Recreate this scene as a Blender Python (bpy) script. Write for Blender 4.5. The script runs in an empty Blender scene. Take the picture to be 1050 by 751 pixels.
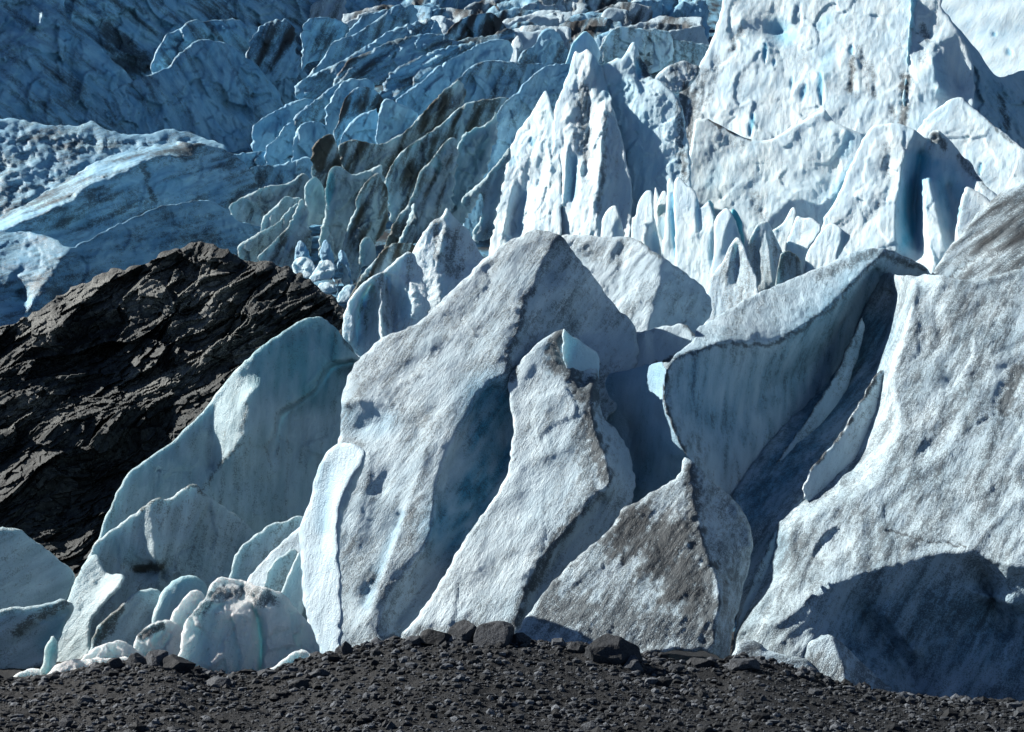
import bpy, bmesh, math, random
import numpy as np
from mathutils import Vector

# ------------------------------------------------------------------ scene
sc = bpy.context.scene
COL = sc.collection
F = 1959.0; CX, CY = 525.0, 375.5; HORIZON = 560.0
PITCH = math.atan((HORIZON - CY) / F)
CP, SP = math.cos(PITCH), math.sin(PITCH)

def unproject(px, py, d):
    """sight line (in photograph pixels) and distance -> world metres"""
    x = (px - CX) / F * d
    z = (CY - py) / F * d
    return np.stack([x, d * CP - z * SP, d * SP + z * CP], -1)

# ------------------------------------------------------------------ noise
def _hash(ix, iy, iz, seed):
    h = (ix.astype(np.int64) * 374761393 + iy.astype(np.int64) * 668265263 + iz.astype(np.int64) * 2147483647 + seed * 974711) & 0xffffffff
    h = ((h ^ (h >> 13)) * 1274126177) & 0xffffffff
    h = ((h ^ (h >> 16)) * 2246822519) & 0xffffffff
    return (h ^ (h >> 15)) & 0xffff

_G = np.random.RandomState(7).normal(size=(256, 3)); _G /= np.linalg.norm(_G, axis=1)[:, None]

def perlin(p, seed=0):
    f = np.floor(p); i = f.astype(np.int64); t = p - f
    u = t * t * t * (t * (t * 6 - 15) + 10)
    out = 0.0
    for dx in (0, 1):
        wx = u[:, 0] if dx else 1 - u[:, 0]
        for dy in (0, 1):
            wy = u[:, 1] if dy else 1 - u[:, 1]
            for dz in (0, 1):
                wz = u[:, 2] if dz else 1 - u[:, 2]
                g = _G[_hash(i[:, 0] + dx, i[:, 1] + dy, i[:, 2] + dz, seed) & 255]
                out = out + wx * wy * wz * (g[:, 0] * (t[:, 0] - dx) + g[:, 1] * (t[:, 1] - dy) + g[:, 2] * (t[:, 2] - dz))
    return out * 1.6

def fbm(p, oct=3, seed=0, gain=0.5, ridged=False):
    s = 0; a = 1.0; tot = 0
    for o in range(oct):
        n = perlin(p * (2.03 ** o), seed + o * 17)
        if ridged: n = 1 - 2 * np.abs(n)
        s = s + a * n; tot += a; a *= gain
    return s / tot

def facets(p, seed=0):
    """broken-block relief: every jittered cell is a tilted flat piece"""
    i = np.floor(p).astype(np.int64); best = np.full(len(p), 1e9); val = np.zeros(len(p))
    for dx in (-1, 0, 1):
        for dy in (-1, 0, 1):
            for dz in (-1, 0, 1):
                c = i + np.array([dx, dy, dz])
                h = _hash(c[:, 0], c[:, 1], c[:, 2], seed)
                h2 = _hash(c[:, 0], c[:, 1], c[:, 2], seed + 5)
                r = np.stack([(h & 31) / 31., ((h >> 5) & 31) / 31., ((h >> 10) & 31) / 31.], -1)
                e = p - c - r; dd_ = (e ** 2).sum(1)
                m = dd_ < best
                best = np.where(m, dd_, best)
                g = _G[h2 & 255]
                val = np.where(m, (h2 >> 8) / 255. - .5 + 1.1 * (e * g).sum(1), val)
    return val

# ------------------------------------------------------------------ outlines
def fractal(pts, amp, rng, seg=3.0, closed=False):
    """subdivide a polyline (x,y,q or nan) to short pieces with a little natural raggedness"""
    P = [tuple(p) + (float('nan'),) * (3 - len(p)) for p in pts]
    out = []
    n = len(P); last = n if closed else n - 1
    for i in range(last):
        a, b = P[i], P[(i + 1) % n]
        L = math.hypot(b[0] - a[0], b[1] - a[1])
        k = max(1, int(L / seg))
        # smooth 1-D noise along the piece, zero at both ends
        m = max(1, k // 2)
        c = [0.0] + [rng.uniform(-1, 1) for _ in range(m)] + [0.0]
        nx, ny = (-(b[1] - a[1]) / (L + 1e-6), (b[0] - a[0]) / (L + 1e-6))
        for j in range(k):
            t = j / k; s = t * (m + 1); s0 = int(s); f = s - s0; f = f * f * (3 - 2 * f)
            o = (c[s0] * (1 - f) + c[min(s0 + 1, m + 1)] * f) * min(amp, L * 0.16)
            q = a[2] * (1 - t) + b[2] * t
            out.append((a[0] + (b[0] - a[0]) * t + nx * o, a[1] + (b[1] - a[1]) * t + ny * o, q))
    if not closed: out.append(P[-1])
    return np.array(out)

def curve(pts, it=1, closed=False):
    """corner-cutting (keeps ends), to round traced lines slightly"""
    P = [np.array(tuple(p) + (float('nan'),) * (3 - len(p))) for p in pts]
    for _ in range(it):
        o = []
        n = len(P)
        for i in range(n if closed else n - 1):
            a, b = P[i], P[(i + 1) % n]
            def mx(t):
                r = a * (1 - t) + b * t
                return r
            if not closed and i == 0: o.append(a)
            o.append(mx(.22)); o.append(mx(.78))
            if not closed and i == n - 2: o.append(b)
        P = o
    return [tuple(p) for p in P]

def inside(poly, x, y):
    c = np.zeros(x.shape, bool)
    n = len(poly)
    for i in range(n):
        x0, y0 = poly[i][:2]; x1, y1 = poly[(i + 1) % n][:2]
        if y0 == y1: continue
        m = ((y0 > y) != (y1 > y))
        c ^= m & (x < (x1 - x0) * (y - y0) / (y1 - y0) + x0)
    return c

def near(poly, x, y, closed=True):
    """distance to a polyline and nearest point, chunked"""
    P = np.asarray(poly)[:, :2]
    A = P if closed else P[:-1]; B = np.roll(P, -1, 0) if closed else P[1:]
    D = B - A; L = (D ** 2).sum(1) + 1e-9
    d = np.empty(len(x)); nx = np.empty(len(x)); ny = np.empty(len(x))
    ch = max(1, int(3e6 / len(A)))
    for s in range(0, len(x), ch):
        X = x[s:s + ch, None]; Y = y[s:s + ch, None]
        t = np.clip(((X - A[:, 0]) * D[:, 0] + (Y - A[:, 1]) * D[:, 1]) / L, 0, 1)
        qx = A[:, 0] + t * D[:, 0]; qy = A[:, 1] + t * D[:, 1]
        e = (X - qx) ** 2 + (Y - qy) ** 2
        k = e.argmin(1); r = np.arange(len(k))
        d[s:s + ch] = np.sqrt(e[r, k]); nx[s:s + ch] = qx[r, k]; ny[s:s + ch] = qy[r, k]
    return d, nx, ny

def relax(fix, val, mask):
    """soap film through the fixed values inside the mask (coarse to fine)"""
    H, W = mask.shape
    if not fix.any(): return np.zeros((H, W))
    u = None
    levels = [s for s in (32, 16, 8, 4, 2, 1) if min(H, W) / s >= 3 or s == 1]
    for s in levels:
        h, w = -(-H // s), -(-W // s)
        def block(a):
            b = np.zeros((h * s, w * s)); b[:H, :W] = a
            return b.reshape(h, s, w, s).sum((1, 3))
        nf = block(fix); v = block(np.where(fix, val, 0)) / np.maximum(nf, 1)
        fx = nf > 0; mk = block(mask) > 0; mk |= fx
        if u is None: u = np.full((h, w), v[fx].mean())
        else:
            u = np.repeat(np.repeat(u, 2, 0), 2, 1)[:h, :w]
        u = np.where(fx, v, u)
        m = np.pad(mk.astype(float), 1)
        wsum = np.maximum(m[:-2, 1:-1] + m[2:, 1:-1] + m[1:-1, :-2] + m[1:-1, 2:], 1)
        free = mk & ~fx
        for _ in range(140 if s > 1 else 60):
            p = np.pad(u, 1) * m
            n = (p[:-2, 1:-1] + p[2:, 1:-1] + p[1:-1, :-2] + p[1:-1, 2:]) / wsum
            u = np.where(free, n, u)
    return u

def blur(u, mask, it):
    m = np.pad(mask.astype(float), 1)
    for _ in range(it):
        p = np.pad(u, 1) * m
        n = p[:-2, 1:-1] + p[2:, 1:-1] + p[1:-1, :-2] + p[1:-1, 2:] + p[1:-1, 1:-1]
        w = m[:-2, 1:-1] + m[2:, 1:-1] + m[1:-1, :-2] + m[1:-1, 2:] + m[1:-1, 1:-1]
        u = np.where(mask, n / np.maximum(w, 1), u)
    return u

# ------------------------------------------------------------------ objects
def tag(o, label=None, cat=None, group=None, kind=None):
    if label: o['label'] = label
    if cat: o['category'] = cat
    if group: o['group'] = group
    if kind: o['kind'] = kind
    return o

def mesh_object(name, V, quads, mat, attrs=None, smooth=True, origin=None, tris=None):
    V = np.asarray(V, np.float64)
    if origin is None:
        origin = np.array([V[:, 0].mean(), V[:, 1].mean(), V[:, 2].min()])
    me = bpy.data.meshes.new(name)
    nq = 0 if quads is None else len(quads); nt = 0 if tris is None else len(tris)
    me.vertices.add(len(V)); me.vertices.foreach_set('co', (V - origin).astype(np.float32).ravel())
    loops = np.concatenate([np.asarray(quads, np.int32).ravel() if nq else np.zeros(0, np.int32), np.asarray(tris, np.int32).ravel() if nt else np.zeros(0, np.int32)])
    me.loops.add(len(loops)); me.loops.foreach_set('vertex_index', loops)
    starts = np.concatenate([np.arange(nq) * 4, nq * 4 + np.arange(nt) * 3]).astype(np.int32)
    me.polygons.add(nq + nt); me.polygons.foreach_set('loop_start', starts)
    me.polygons.foreach_set('use_smooth', np.full(nq + nt, smooth, bool))
    me.update(calc_edges=True); me.validate()
    for k, a in (attrs or {}).items():
        at = me.attributes.new(k, 'FLOAT', 'POINT'); at.data.foreach_set('value', np.asarray(a, np.float32))
    me.materials.append(mat)
    o = bpy.data.objects.new(name, me); o.location = origin; COL.objects.link(o)
    return o

def crumple(a1, s1, a2=0., s2=9., asp=1.6):
    def f(P, px2m, sd):
        w = np.stack([perlin(P / (s1 * 1.5 * px2m), sd + 1), perlin(P / (s1 * 1.5 * px2m), sd + 2), perlin(P / (s1 * 1.5 * px2m), sd + 3)], -1) * s1 * px2m * .5
        q = (P + w) * np.array([1, 1, 1 / asp])
        v = a1 * facets(q / (s1 * px2m), sd + 700)
        if a2: v = v + a2 * facets(q / (s2 * px2m), sd + 710)
        return v
    return f
SEED = [0]
def relief(name, D0, ref, g, out, lines=(), step=2.0, rim=3.5, T=45, RT=45, soft=1, amp=1.6, seg=3.0, rimvar=.9, warp=1.0, und=4.0, und_s=45.,
           flute=.5, flute_s=7., ang=75., stretch=6., grit=0.3, dirt=0.25, dirtl=(), bluel=(), blue=0.0, streak=0.5, patch=1.0, mat=None,
           label=None, cat='ice ridge', group=None, kind=None, rough=None, cut=1, smooth=True, parent=None):
    """one body of ice or rock: outline and crease lines are surveyed points (sight line + depth in local units),
    filled by a soap film, roughened with 3-D noise and closed by a back of real thickness."""
    SEED[0] += 1; sd = SEED[0]; rng = random.Random(sd * 7 + 1)
    px2m = D0 / F
    poly = fractal(curve(out, cut, True) if cut else out, amp, rng, seg, closed=True)
    x0, y0 = poly[:, 0].min() - 2 * step, poly[:, 1].min() - 2 * step
    W = int((poly[:, 0].max() - x0) / step) + 4; H = int((poly[:, 1].max() - y0) / step) + 4
    gx, gy = np.meshgrid(x0 + np.arange(W) * step, y0 + np.arange(H) * step)
    m = inside(poly, gx, gy)
    p = np.pad(m, 1)
    ring = (p[:-2, 1:-1] | p[2:, 1:-1] | p[1:-1, :-2] | p[1:-1, 2:] | p[:-2, :-2] | p[2:, 2:] | p[:-2, 2:] | p[2:, :-2]) & ~m
    M = m | ring
    # constraints
    fs = np.zeros((H, W)); fn = np.zeros((H, W))
    def put(pl):
        for a, b in zip(pl[:-1], pl[1:]):
            if math.isnan(a[2]) or math.isnan(b[2]): continue
            k = max(1, int(math.hypot(b[0] - a[0], b[1] - a[1]) / (step * .7)))
            for t in np.linspace(0, 1, k + 1):
                i = int(round((a[1] + (b[1] - a[1]) * t - y0) / step)); j = int(round((a[0] + (b[0] - a[0]) * t - x0) / step))
                if 0 <= i < H and 0 <= j < W:
                    fs[i, j] += a[2] + (b[2] - a[2]) * t; fn[i, j] += 1
    put(list(poly) + [poly[0]])
    for ln in lines:
        put(fractal(curve(ln, 1), amp * .8, rng))
    fix = fn > 0
    dq = relax(fix, fs / np.maximum(fn, 1), M)
    if soft: dq = blur(dq, M, soft)
    idx = -np.ones((H, W), int); idx[M] = np.arange(M.sum())
    X = gx[M].copy(); Y = gy[M].copy(); rg = ring[M]
    dist, nx, ny = near(poly, X, Y)
    X[rg] = nx[rg]; Y[rg] = ny[rg]; dist[rg] = 0
    q = g[0] * (X - ref[0]) - g[1] * (Y - ref[1]) + dq[M]
    P = unproject(X, Y, D0 + q * px2m)
    # relief noise in metres
    ca, sa = math.cos(math.radians(ang)), math.sin(math.radians(ang))
    along = P[:, 0] * ca + P[:, 2] * sa; across = -P[:, 0] * sa + P[:, 2] * ca
    fl = np.stack([along / stretch, across, P[:, 1] * .5], -1) / (flute_s * px2m)
    wob = perlin(P / (flute_s * 3 * px2m), sd + 400)
    fl[:, 1] += wob * warp
    n = und * fbm(P / (und_s * px2m), 2, sd) + flute * fbm(fl, 2, sd + 50, ridged=True) + grit * fbm(P / (4.0 * px2m), 2, sd + 90)
    if rough is not None: n = n + rough(P, px2m, sd)
    N = len(X)
    # dirt and blue attributes: streaks along the flow, traced bands, and shade tinted blue in hollows
    st = fbm(np.stack([along / (stretch * 1.4), across, P[:, 1] * .4], -1) / (9 * px2m), 3, sd + 200)
    cl = fbm(P / (55 * px2m), 3, sd + 230)
    di = dirt * (1 + streak * 1.6 * st + patch * cl)
    pit = np.zeros(N)
    for ln, rad, s in dirtl:
        pl = fractal(ln, amp * 1.5, rng)
        e, _, _ = near(pl, X, Y, False)
        w = np.exp(-(e / (rad * .75)) ** 2 * (1 - .7 * st.clip(-1, 1)))
        sp = fbm(P / (7 * px2m), 2, sd + 260)
        k = np.clip(w * 1.25 + (.55 * st + .45 * sp) * (w > .02) - .12, 0, 1)
        di = np.maximum(di, s * k)
        pit = np.maximum(pit, s * w * (1 if rad < 20 else .25))
    bl = np.full(N, float(blue)) * (1 + .6 * cl); slit = np.zeros(N)
    for ln, rad, s in bluel:
        L = np.array([t[:2] for t in ln], float)
        if len(L) == 1: L = np.concatenate([L, L + .1])
        e, qx, qy = near(L, X, Y, False)
        if rad < 6.5:
            dv = L[-1] - L[0]; tp = np.clip(((qx - L[0][0]) * dv[0] + (qy - L[0][1]) * dv[1]) / (dv @ dv + 1e-6), 0, 1)
            w = np.clip(1.5 * (1 - e / (rad * (.12 + np.sin(math.pi * np.clip(tp * .8 + .17, 0, 1)) * (1 + .6 * st)).clip(.12))), 0, 1)
            slit = np.maximum(slit, w * s)
        else:
            w = np.clip(1.5 * (1 - e / rad), 0, 1) * np.clip(.8 + .6 * st + .5 * cl, 0, 1)
        bl = np.maximum(bl, s * w)
    di = np.clip(di, 0, 1); bl = np.clip(bl, 0, 1)
    n = n + 3.0 * slit + pit * (2.6 * fbm(P / (9 * px2m), 3, sd + 70, ridged=True) + .8)
    edge = np.clip(dist / 10, .35, 1)
    q = q + n * edge
    rv = rim * np.clip(.75 + rimvar * fbm(P / (14 * px2m), 2, sd + 600), .12, 2.2)
    tt = np.clip(dist / rv, 0, 1)
    q = q + rv * (1 - np.sqrt(np.maximum(0, 1 - (1 - tt) ** 2)))
    Vf = unproject(X, Y, D0 + q * px2m)
    bt = np.clip(dist / RT, 0, 1)
    qb = q + T * np.sqrt(np.maximum(0, 1 - (1 - bt) ** 2)) + 0.5 * (1 - rg)
    Vb = unproject(X, Y, D0 + qb * px2m)
    N = len(X)
    bidx = np.arange(N) + N; bidx[rg] = np.nonzero(rg)[0]
    a = idx[:-1, :-1]; b = idx[:-1, 1:]; c = idx[1:, 1:]; d = idx[1:, :-1]
    ok = (a >= 0) & (b >= 0) & (c >= 0) & (d >= 0)
    mm = m[:-1, :-1] | m[:-1, 1:] | m[1:, 1:] | m[1:, :-1]
    ok &= mm
    Q = np.stack([a[ok], d[ok], c[ok], b[ok]], -1)
    QB = bidx[Q[:, ::-1]]
    V = np.concatenate([Vf, Vb]); quads = np.concatenate([Q, QB])
    used = np.zeros(2 * N, bool); used[quads.ravel()] = True
    re = np.cumsum(used) - 1
    o = mesh_object(name, V[used], re[quads], mat or ICE, smooth=smooth, attrs={'dirt': np.concatenate([di, di])[used], 'blue': np.concatenate([bl, bl])[used],
        'flow_u': np.concatenate([along, along])[used] / stretch, 'flow_v': np.concatenate([across, across])[used]})
    if parent is not None:
        o.location = Vector(o.location) - parent.location; o.parent = parent
        return o
    tag(o, label, cat if label else None, group, kind or 'thing')
    return o
# ------------------------------------------------------------------ materials
def nodes(name):
    m = bpy.data.materials.new(name); m.use_nodes = True
    nt = m.node_tree; nt.nodes.clear()
    out = nt.nodes.new('ShaderNodeOutputMaterial')
    return m, nt, out

def N(nt, typ, **kw):
    n = nt.nodes.new(typ)
    for k, v in kw.items():
        if k in n.inputs.keys(): n.inputs[k].default_value = v
        else: setattr(n, k, v)
    return n

def mixc(nt, fac, a, b, mode='MIX'):
    n = nt.nodes.new('ShaderNodeMix'); n.data_type = 'RGBA'; n.blend_type = mode
    for s, v in ((0, fac), (6, a), (7, b)):
        if hasattr(v, 'is_output'): nt.links.new(v, n.inputs[s])
        else: n.inputs[s].default_value = v if s == 0 else (*v, 1)
    return n.outputs[2]

def math_(nt, op, a, b=None, clamp=False):
    n = nt.nodes.new('ShaderNodeMath'); n.operation = op; n.use_clamp = clamp
    for s, v in ((0, a), (1, b)):
        if v is None: continue
        if hasattr(v, 'is_output'): nt.links.new(v, n.inputs[s])
        else: n.inputs[s].default_value = v
    return n.outputs[0]

def noise(nt, vec, scale, detail=3, rough=.55):
    n = nt.nodes.new('ShaderNodeTexNoise'); n.inputs['Scale'].default_value = scale
    n.inputs['Detail'].default_value = detail; n.inputs['Roughness'].default_value = rough
    nt.links.new(vec, n.inputs['Vector'])
    return n.outputs[0]

def ramp(nt, v, a, b):
    n = nt.nodes.new('ShaderNodeMapRange'); n.inputs[1].default_value = a; n.inputs[2].default_value = b
    nt.links.new(v, n.inputs[0]); return n.outputs[0]

def ice_material(name, clean, tint, blue, dirt, grit=1.0, sss=0.0, bump=0.5, scale=1.0, depth=.9):
    m, nt, out = nodes(name)
    geo = nt.nodes.new('ShaderNodeNewGeometry'); pos = geo.outputs['Position']
    at = lambda k: N(nt, 'ShaderNodeAttribute', attribute_name=k).outputs['Fac']
    ad = at('dirt'); ab = at('blue')
    cb = nt.nodes.new('ShaderNodeCombineXYZ'); nt.links.new(at('flow_u'), cb.inputs[0]); nt.links.new(at('flow_v'), cb.inputs[1])
    sp_ = nt.nodes.new('ShaderNodeSeparateXYZ'); nt.links.new(pos, sp_.inputs[0])
    nt.links.new(math_(nt, 'MULTIPLY', sp_.outputs[1], .5), cb.inputs[2]); flow = cb.outputs[0]
    n1 = noise(nt, pos, .35, 4); n2 = noise(nt, pos, 6.0 * scale, 3, .7); n3 = noise(nt, pos, 24.0 * scale, 2, .65)
    f1 = noise(nt, flow, 2.2 * scale, 4, .65); f2 = noise(nt, flow, 7.0 * scale, 3, .65)
    base = mixc(nt, ramp(nt, math_(nt, 'ADD', math_(nt, 'MULTIPLY', n1, .5), math_(nt, 'MULTIPLY', f1, .5)), .38, .62), clean, tint)
    base = mixc(nt, ab, base, blue)
    # grit: the dirtier the ice the denser the dark specks, drawn out along the flow
    sp = math_(nt, 'ADD', math_(nt, 'ADD', math_(nt, 'MULTIPLY', n2, .32), math_(nt, 'MULTIPLY', n3, .36)), math_(nt, 'MULTIPLY', f2, .32))
    thr = math_(nt, 'SUBTRACT', .62, math_(nt, 'MULTIPLY', ad, .34))
    speck = math_(nt, 'MULTIPLY', math_(nt, 'SUBTRACT', sp, thr), 9.0 * grit, True)
    amt = math_(nt, 'MULTIPLY', speck, math_(nt, 'ADD', .25, math_(nt, 'MULTIPLY', ad, .75)), True)
    base = mixc(nt, amt, base, dirt)
    veil = math_(nt, 'MULTIPLY', math_(nt, 'MULTIPLY', ad, ramp(nt, f1, .3, .62)), .55, True)
    base = mixc(nt, veil, base, dirt)
    b = nt.nodes.new('ShaderNodeBsdfPrincipled')
    nt.links.new(base, b.inputs['Base Color'])
    b.inputs['Roughness'].default_value = .5; b.inputs['Specular IOR Level'].default_value = .35
    b.inputs['IOR'].default_value = 1.31
    if sss:
        b.inputs['Subsurface Weight'].default_value = sss
        b.inputs['Subsurface Radius'].default_value = (.7, .92, 1.0)
        b.inputs['Subsurface Scale'].default_value = depth
    h = math_(nt, 'ADD', math_(nt, 'ADD', math_(nt, 'MULTIPLY', n2, .30), math_(nt, 'MULTIPLY', n3, .28)), math_(nt, 'MULTIPLY', f2, .42))
    bp = nt.nodes.new('ShaderNodeBump'); bp.inputs['Strength'].default_value = bump; bp.inputs['Distance'].default_value = .14
    nt.links.new(h, bp.inputs['Height']); nt.links.new(bp.outputs[0], b.inputs['Normal'])
    nt.links.new(b.outputs[0], out.inputs[0])
    return m

DIRT = (.042, .051, .060)
ICE = ice_material('glacier_ice', (.67, .82, .91), (.50, .68, .80), (.09, .37, .60), DIRT, bump=.8)  # blue colour kept dark so it deepens shaded walls and hollows
WHITE = ice_material('white_serac_ice', (.76, .91, .985), (.56, .78, .93), (.14, .55, .80), DIRT, sss=.3, bump=.8, scale=.6, depth=.6)
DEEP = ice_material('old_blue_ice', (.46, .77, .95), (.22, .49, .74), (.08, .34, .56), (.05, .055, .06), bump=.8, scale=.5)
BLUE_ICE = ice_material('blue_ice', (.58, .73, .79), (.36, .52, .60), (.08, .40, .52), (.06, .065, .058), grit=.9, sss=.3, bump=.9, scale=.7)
CLEAR = ice_material('clear_block_ice', (.82, .88, .91), (.66, .78, .84), (.18, .60, .60), DIRT, grit=1.1, sss=.5, bump=1., depth=1.0)
def rock_material(name, a, b_, c, scale=1.0, bump=.8):
    m, nt, out = nodes(name)
    geo = nt.nodes.new('ShaderNodeNewGeometry'); pos = geo.outputs['Position']
    ad = N(nt, 'ShaderNodeAttribute', attribute_name='dirt').outputs['Fac']
    n1 = noise(nt, pos, .5 * scale, 4); n2 = noise(nt, pos, 3.0 * scale, 4, .65); n3 = noise(nt, pos, 11 * scale, 3, .65)
    base = mixc(nt, ramp(nt, n2, .35, .68), a, b_)
    base = mixc(nt, math_(nt, 'MULTIPLY', ad, ramp(nt, n3, .3, .6), True), base, c)
    b = nt.nodes.new('ShaderNodeBsdfPrincipled'); nt.links.new(base, b.inputs['Base Color'])
    b.inputs['Roughness'].default_value = .75; b.inputs['Specular IOR Level'].default_value = .25
    h = math_(nt, 'ADD', math_(nt, 'MULTIPLY', n2, .6), math_(nt, 'MULTIPLY', n3, .4))
    bp = nt.nodes.new('ShaderNodeBump'); bp.inputs['Strength'].default_value = bump; bp.inputs['Distance'].default_value = .15
    nt.links.new(h, bp.inputs['Height']); nt.links.new(bp.outputs[0], b.inputs['Normal'])
    nt.links.new(b.outputs[0], out.inputs[0])
    return m
SCHIST = rock_material('dark_schist', (.010, .014, .017), (.056, .069, .077), (.22, .235, .23), 1.0, 1.0)  # pale third colour also stands in for sunlit patches
GRAVEL = rock_material('moraine_gravel', (.004, .0055, .0075), (.010, .013, .017), (.026, .031, .038), 2.0)
STONE = rock_material('moraine_stone', (.006, .0085, .011), (.013, .017, .023), (.15, .175, .21), 2.0, .5)
# ------------------------------------------------------------------ the ice front, left to right
W_ = None
PEAK = relief('ice_ridge', 66, (400, 660), (-.35, .85),
 [(300,720),(318,620),(330,560),(338,480),(349,447,15),(349,420,15),(353,394,8),(365,371),(389,347),(424,335),(447,315),(471,291),(494,268),(512,252),(517,250),(535,242),(547,235),(573,240),(579,245,8),(594,268,32),(611,286,62),(621,302,85),(660,345,120),(640,420,120),(560,470),(540,600),(440,720)],
 [[(573,240,0),(556,268,0),(547,296,0),(536,306,0),(535,324,0),(532,341,0),(520,362,0),(523,382,0),(505,390,0)],
  [(560,275,12),(575,296,20),(600,297,50)],
  [(560,350,45),(590,345,80),(620,340,100)],
  [(503,388,0),(488,406,0),(473,437,0),(456,467,0),(446,497,0),(445,527,0),(440,556,0),(410,596,0),(393,613,0),(388,670,0)],
  [(509,400,26),(494,412,30),(481,440,34),(465,470,34),(456,500,34),(452,530,30),(446,556,22),(420,592,16)],[(512,408,30),(522,450,90),(512,490,80),(490,520,75),(470,545,50),(440,590,40),(405,640,30)],
  [(373,405,0),(390,385,0),(420,360,0)],
  [(349,416,2),(374,408,-4),(400,415,-3)],[(350,442,15),(372,440,14),(394,432,8)],
  [(378,466,-2),(373,507,-2),(362,545,-2),(350,580,-1)],
  [(436,438,2),(408,468,4),(392,500,4),(380,545,4),(370,600,3),(350,650,2)],
  [(470,400,-3),(440,445,-3),(425,500,-6),(405,560,-6),(375,640,-4)],
  [(411,527,6),(393,580,8),(373,620,6)],[(416,527,-2),(399,580,-3),(379,620,-2)],
 ], ang=58, dirt=.38, und=5, flute=.35, rough=crumple(1.0, 48, .4, 15), T=150, RT=90, rim=6,
 dirtl=[([(545,298),(536,310),(535,330),(521,365),(522,385)],8,.7),([(545,330),(500,380),(470,440)],28,.45),([(520,250),(470,330),(400,420)],14,.45),([(440,560),(410,596),(390,655)],10,.5),([(318,672),(345,664),(400,652)],9,.6)],
 bluel=[([(360,430),(395,432)],22,.45),([(504,415),(506,460),(488,510),(465,545)],46,1.0),([(411,527),(375,620)],7,.5)],  # cave and lip shade is painted in as blue; the furrow is teal ice
 label='great pale ice ridge with the sharp central peak, sloping down left to the moraine')

RAGGED = relief('ice_ridge', 65.7, (500, 640), (-.35, .85),
 [(400,690),(407,656),(443,613),(463,576),(470,563),(486,540),(503,517),(520,487),(526,453),(526,430),(521,405),(522,385),(535,368),(553,350),(570,340),(579,337,0),(584,345,6),(588,347,8),(613,362,30),(614,388,34),(613,394,24),(618,429,26),(638,447,50),(648,470,62),(652,500,62),(642,540,50),(610,575,45),(570,610,38),(545,690)],
 [[(579,337,0),(567,356,0),(573,374,0),(588,388,0),(597,406,0),(608,392,4),(606,420,0),(612,450,0),(623,473,0),(627,497,0),(613,507,0),(590,535,0),(563,563,0),(543,593,0),(536,616,0),(526,643,0),(520,690,0)],
  [(590,362,14),(600,392,24)],
  [(618,512,26),(595,548,24),(570,575,24),(552,603,22),(540,640,14)],
  [(540,380,-4),(530,420,2),(535,470,-2),(520,520,-3),(480,580,-4),(430,650,-3)],
 ], ang=62, dirt=.32, T=40, und=5, rim=4, flute=.35, rough=crumple(1.2, 48, .5, 15),
 dirtl=[([(579,337),(567,356),(573,374),(588,388),(597,406),(608,392),(604,430),(612,460),(620,490)],15,.8),([(600,440),(605,500)],24,.6),([(613,507),(563,563),(540,605),(526,643)],10,.75),([(530,370),(524,390)],8,.8),([(405,655),(440,648),(480,642),(530,652)],9,.6)],
 label="pale ice ridge with a dark ragged crest beside the central peak")

relief('ice_ridge', 62, (640, 660), (-.3, .8),
 [(500,720),(530,646),(553,613),(560,605),(574,589),(598,565),(628,541),(638,520),(653,515),(674,501),(698,489),(700,468),(709,472),(723,485,16),(733,496,28),(754,513,58),(768,534,76),(773,558,86),(771,568,88),(764,600,90),(752,640,60),(745,690,50),(733,668,16),(692,668,10),(660,671,4),(640,720)],
 [[(709,472,0),(708,499,0),(716,537,0),(723,568,0),(737,596,0),(738,624,0),(733,638,0),(733,660,2)],
  [(755,520,44),(760,560,58),(754,600,62)],[(765,532,64),(770,560,66)],],
 ang=55, dirt=.5, T=24, und=5, flute=1.2, grit=.8, rim=4, streak=.3, patch=.35,
 dirtl=[([(709,484),(712,540),(728,600),(726,655)],16,.8),([(640,545),(685,560),(706,610)],62,.92),([(570,625),(640,640),(705,645)],52,.72),([(640,520),(600,560),(560,605)],10,.75)],
 label='grit-grey triangular ice ridge with a blue right flank, behind the big boulder')

relief('buttress', 64.3, (340, 560), (-.75, .55),
 [(335,690),(320,642),(312,627),(310,600),(308,565),(306,544),(313,525),(320,507),(323,487),(335,463),(349,453),(367,456),(376,463),(373,480,6),(360,510,10),(350,530,10),(348,570,0),(352,610),(350,690)],
 [[(372,470,-6),(358,492,-4),(347,512,0),(344,543,0),(346,572,0)],[(340,475,10),(333,510,16),(331,560,14)]],
 ang=86, dirt=.1, T=35, rim=7, und=3, blue=.05, bluel=[([(333,480),(330,540)],13,.4)],  # blue band paints the bluish shade of the left side
 parent=PEAK)

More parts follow.
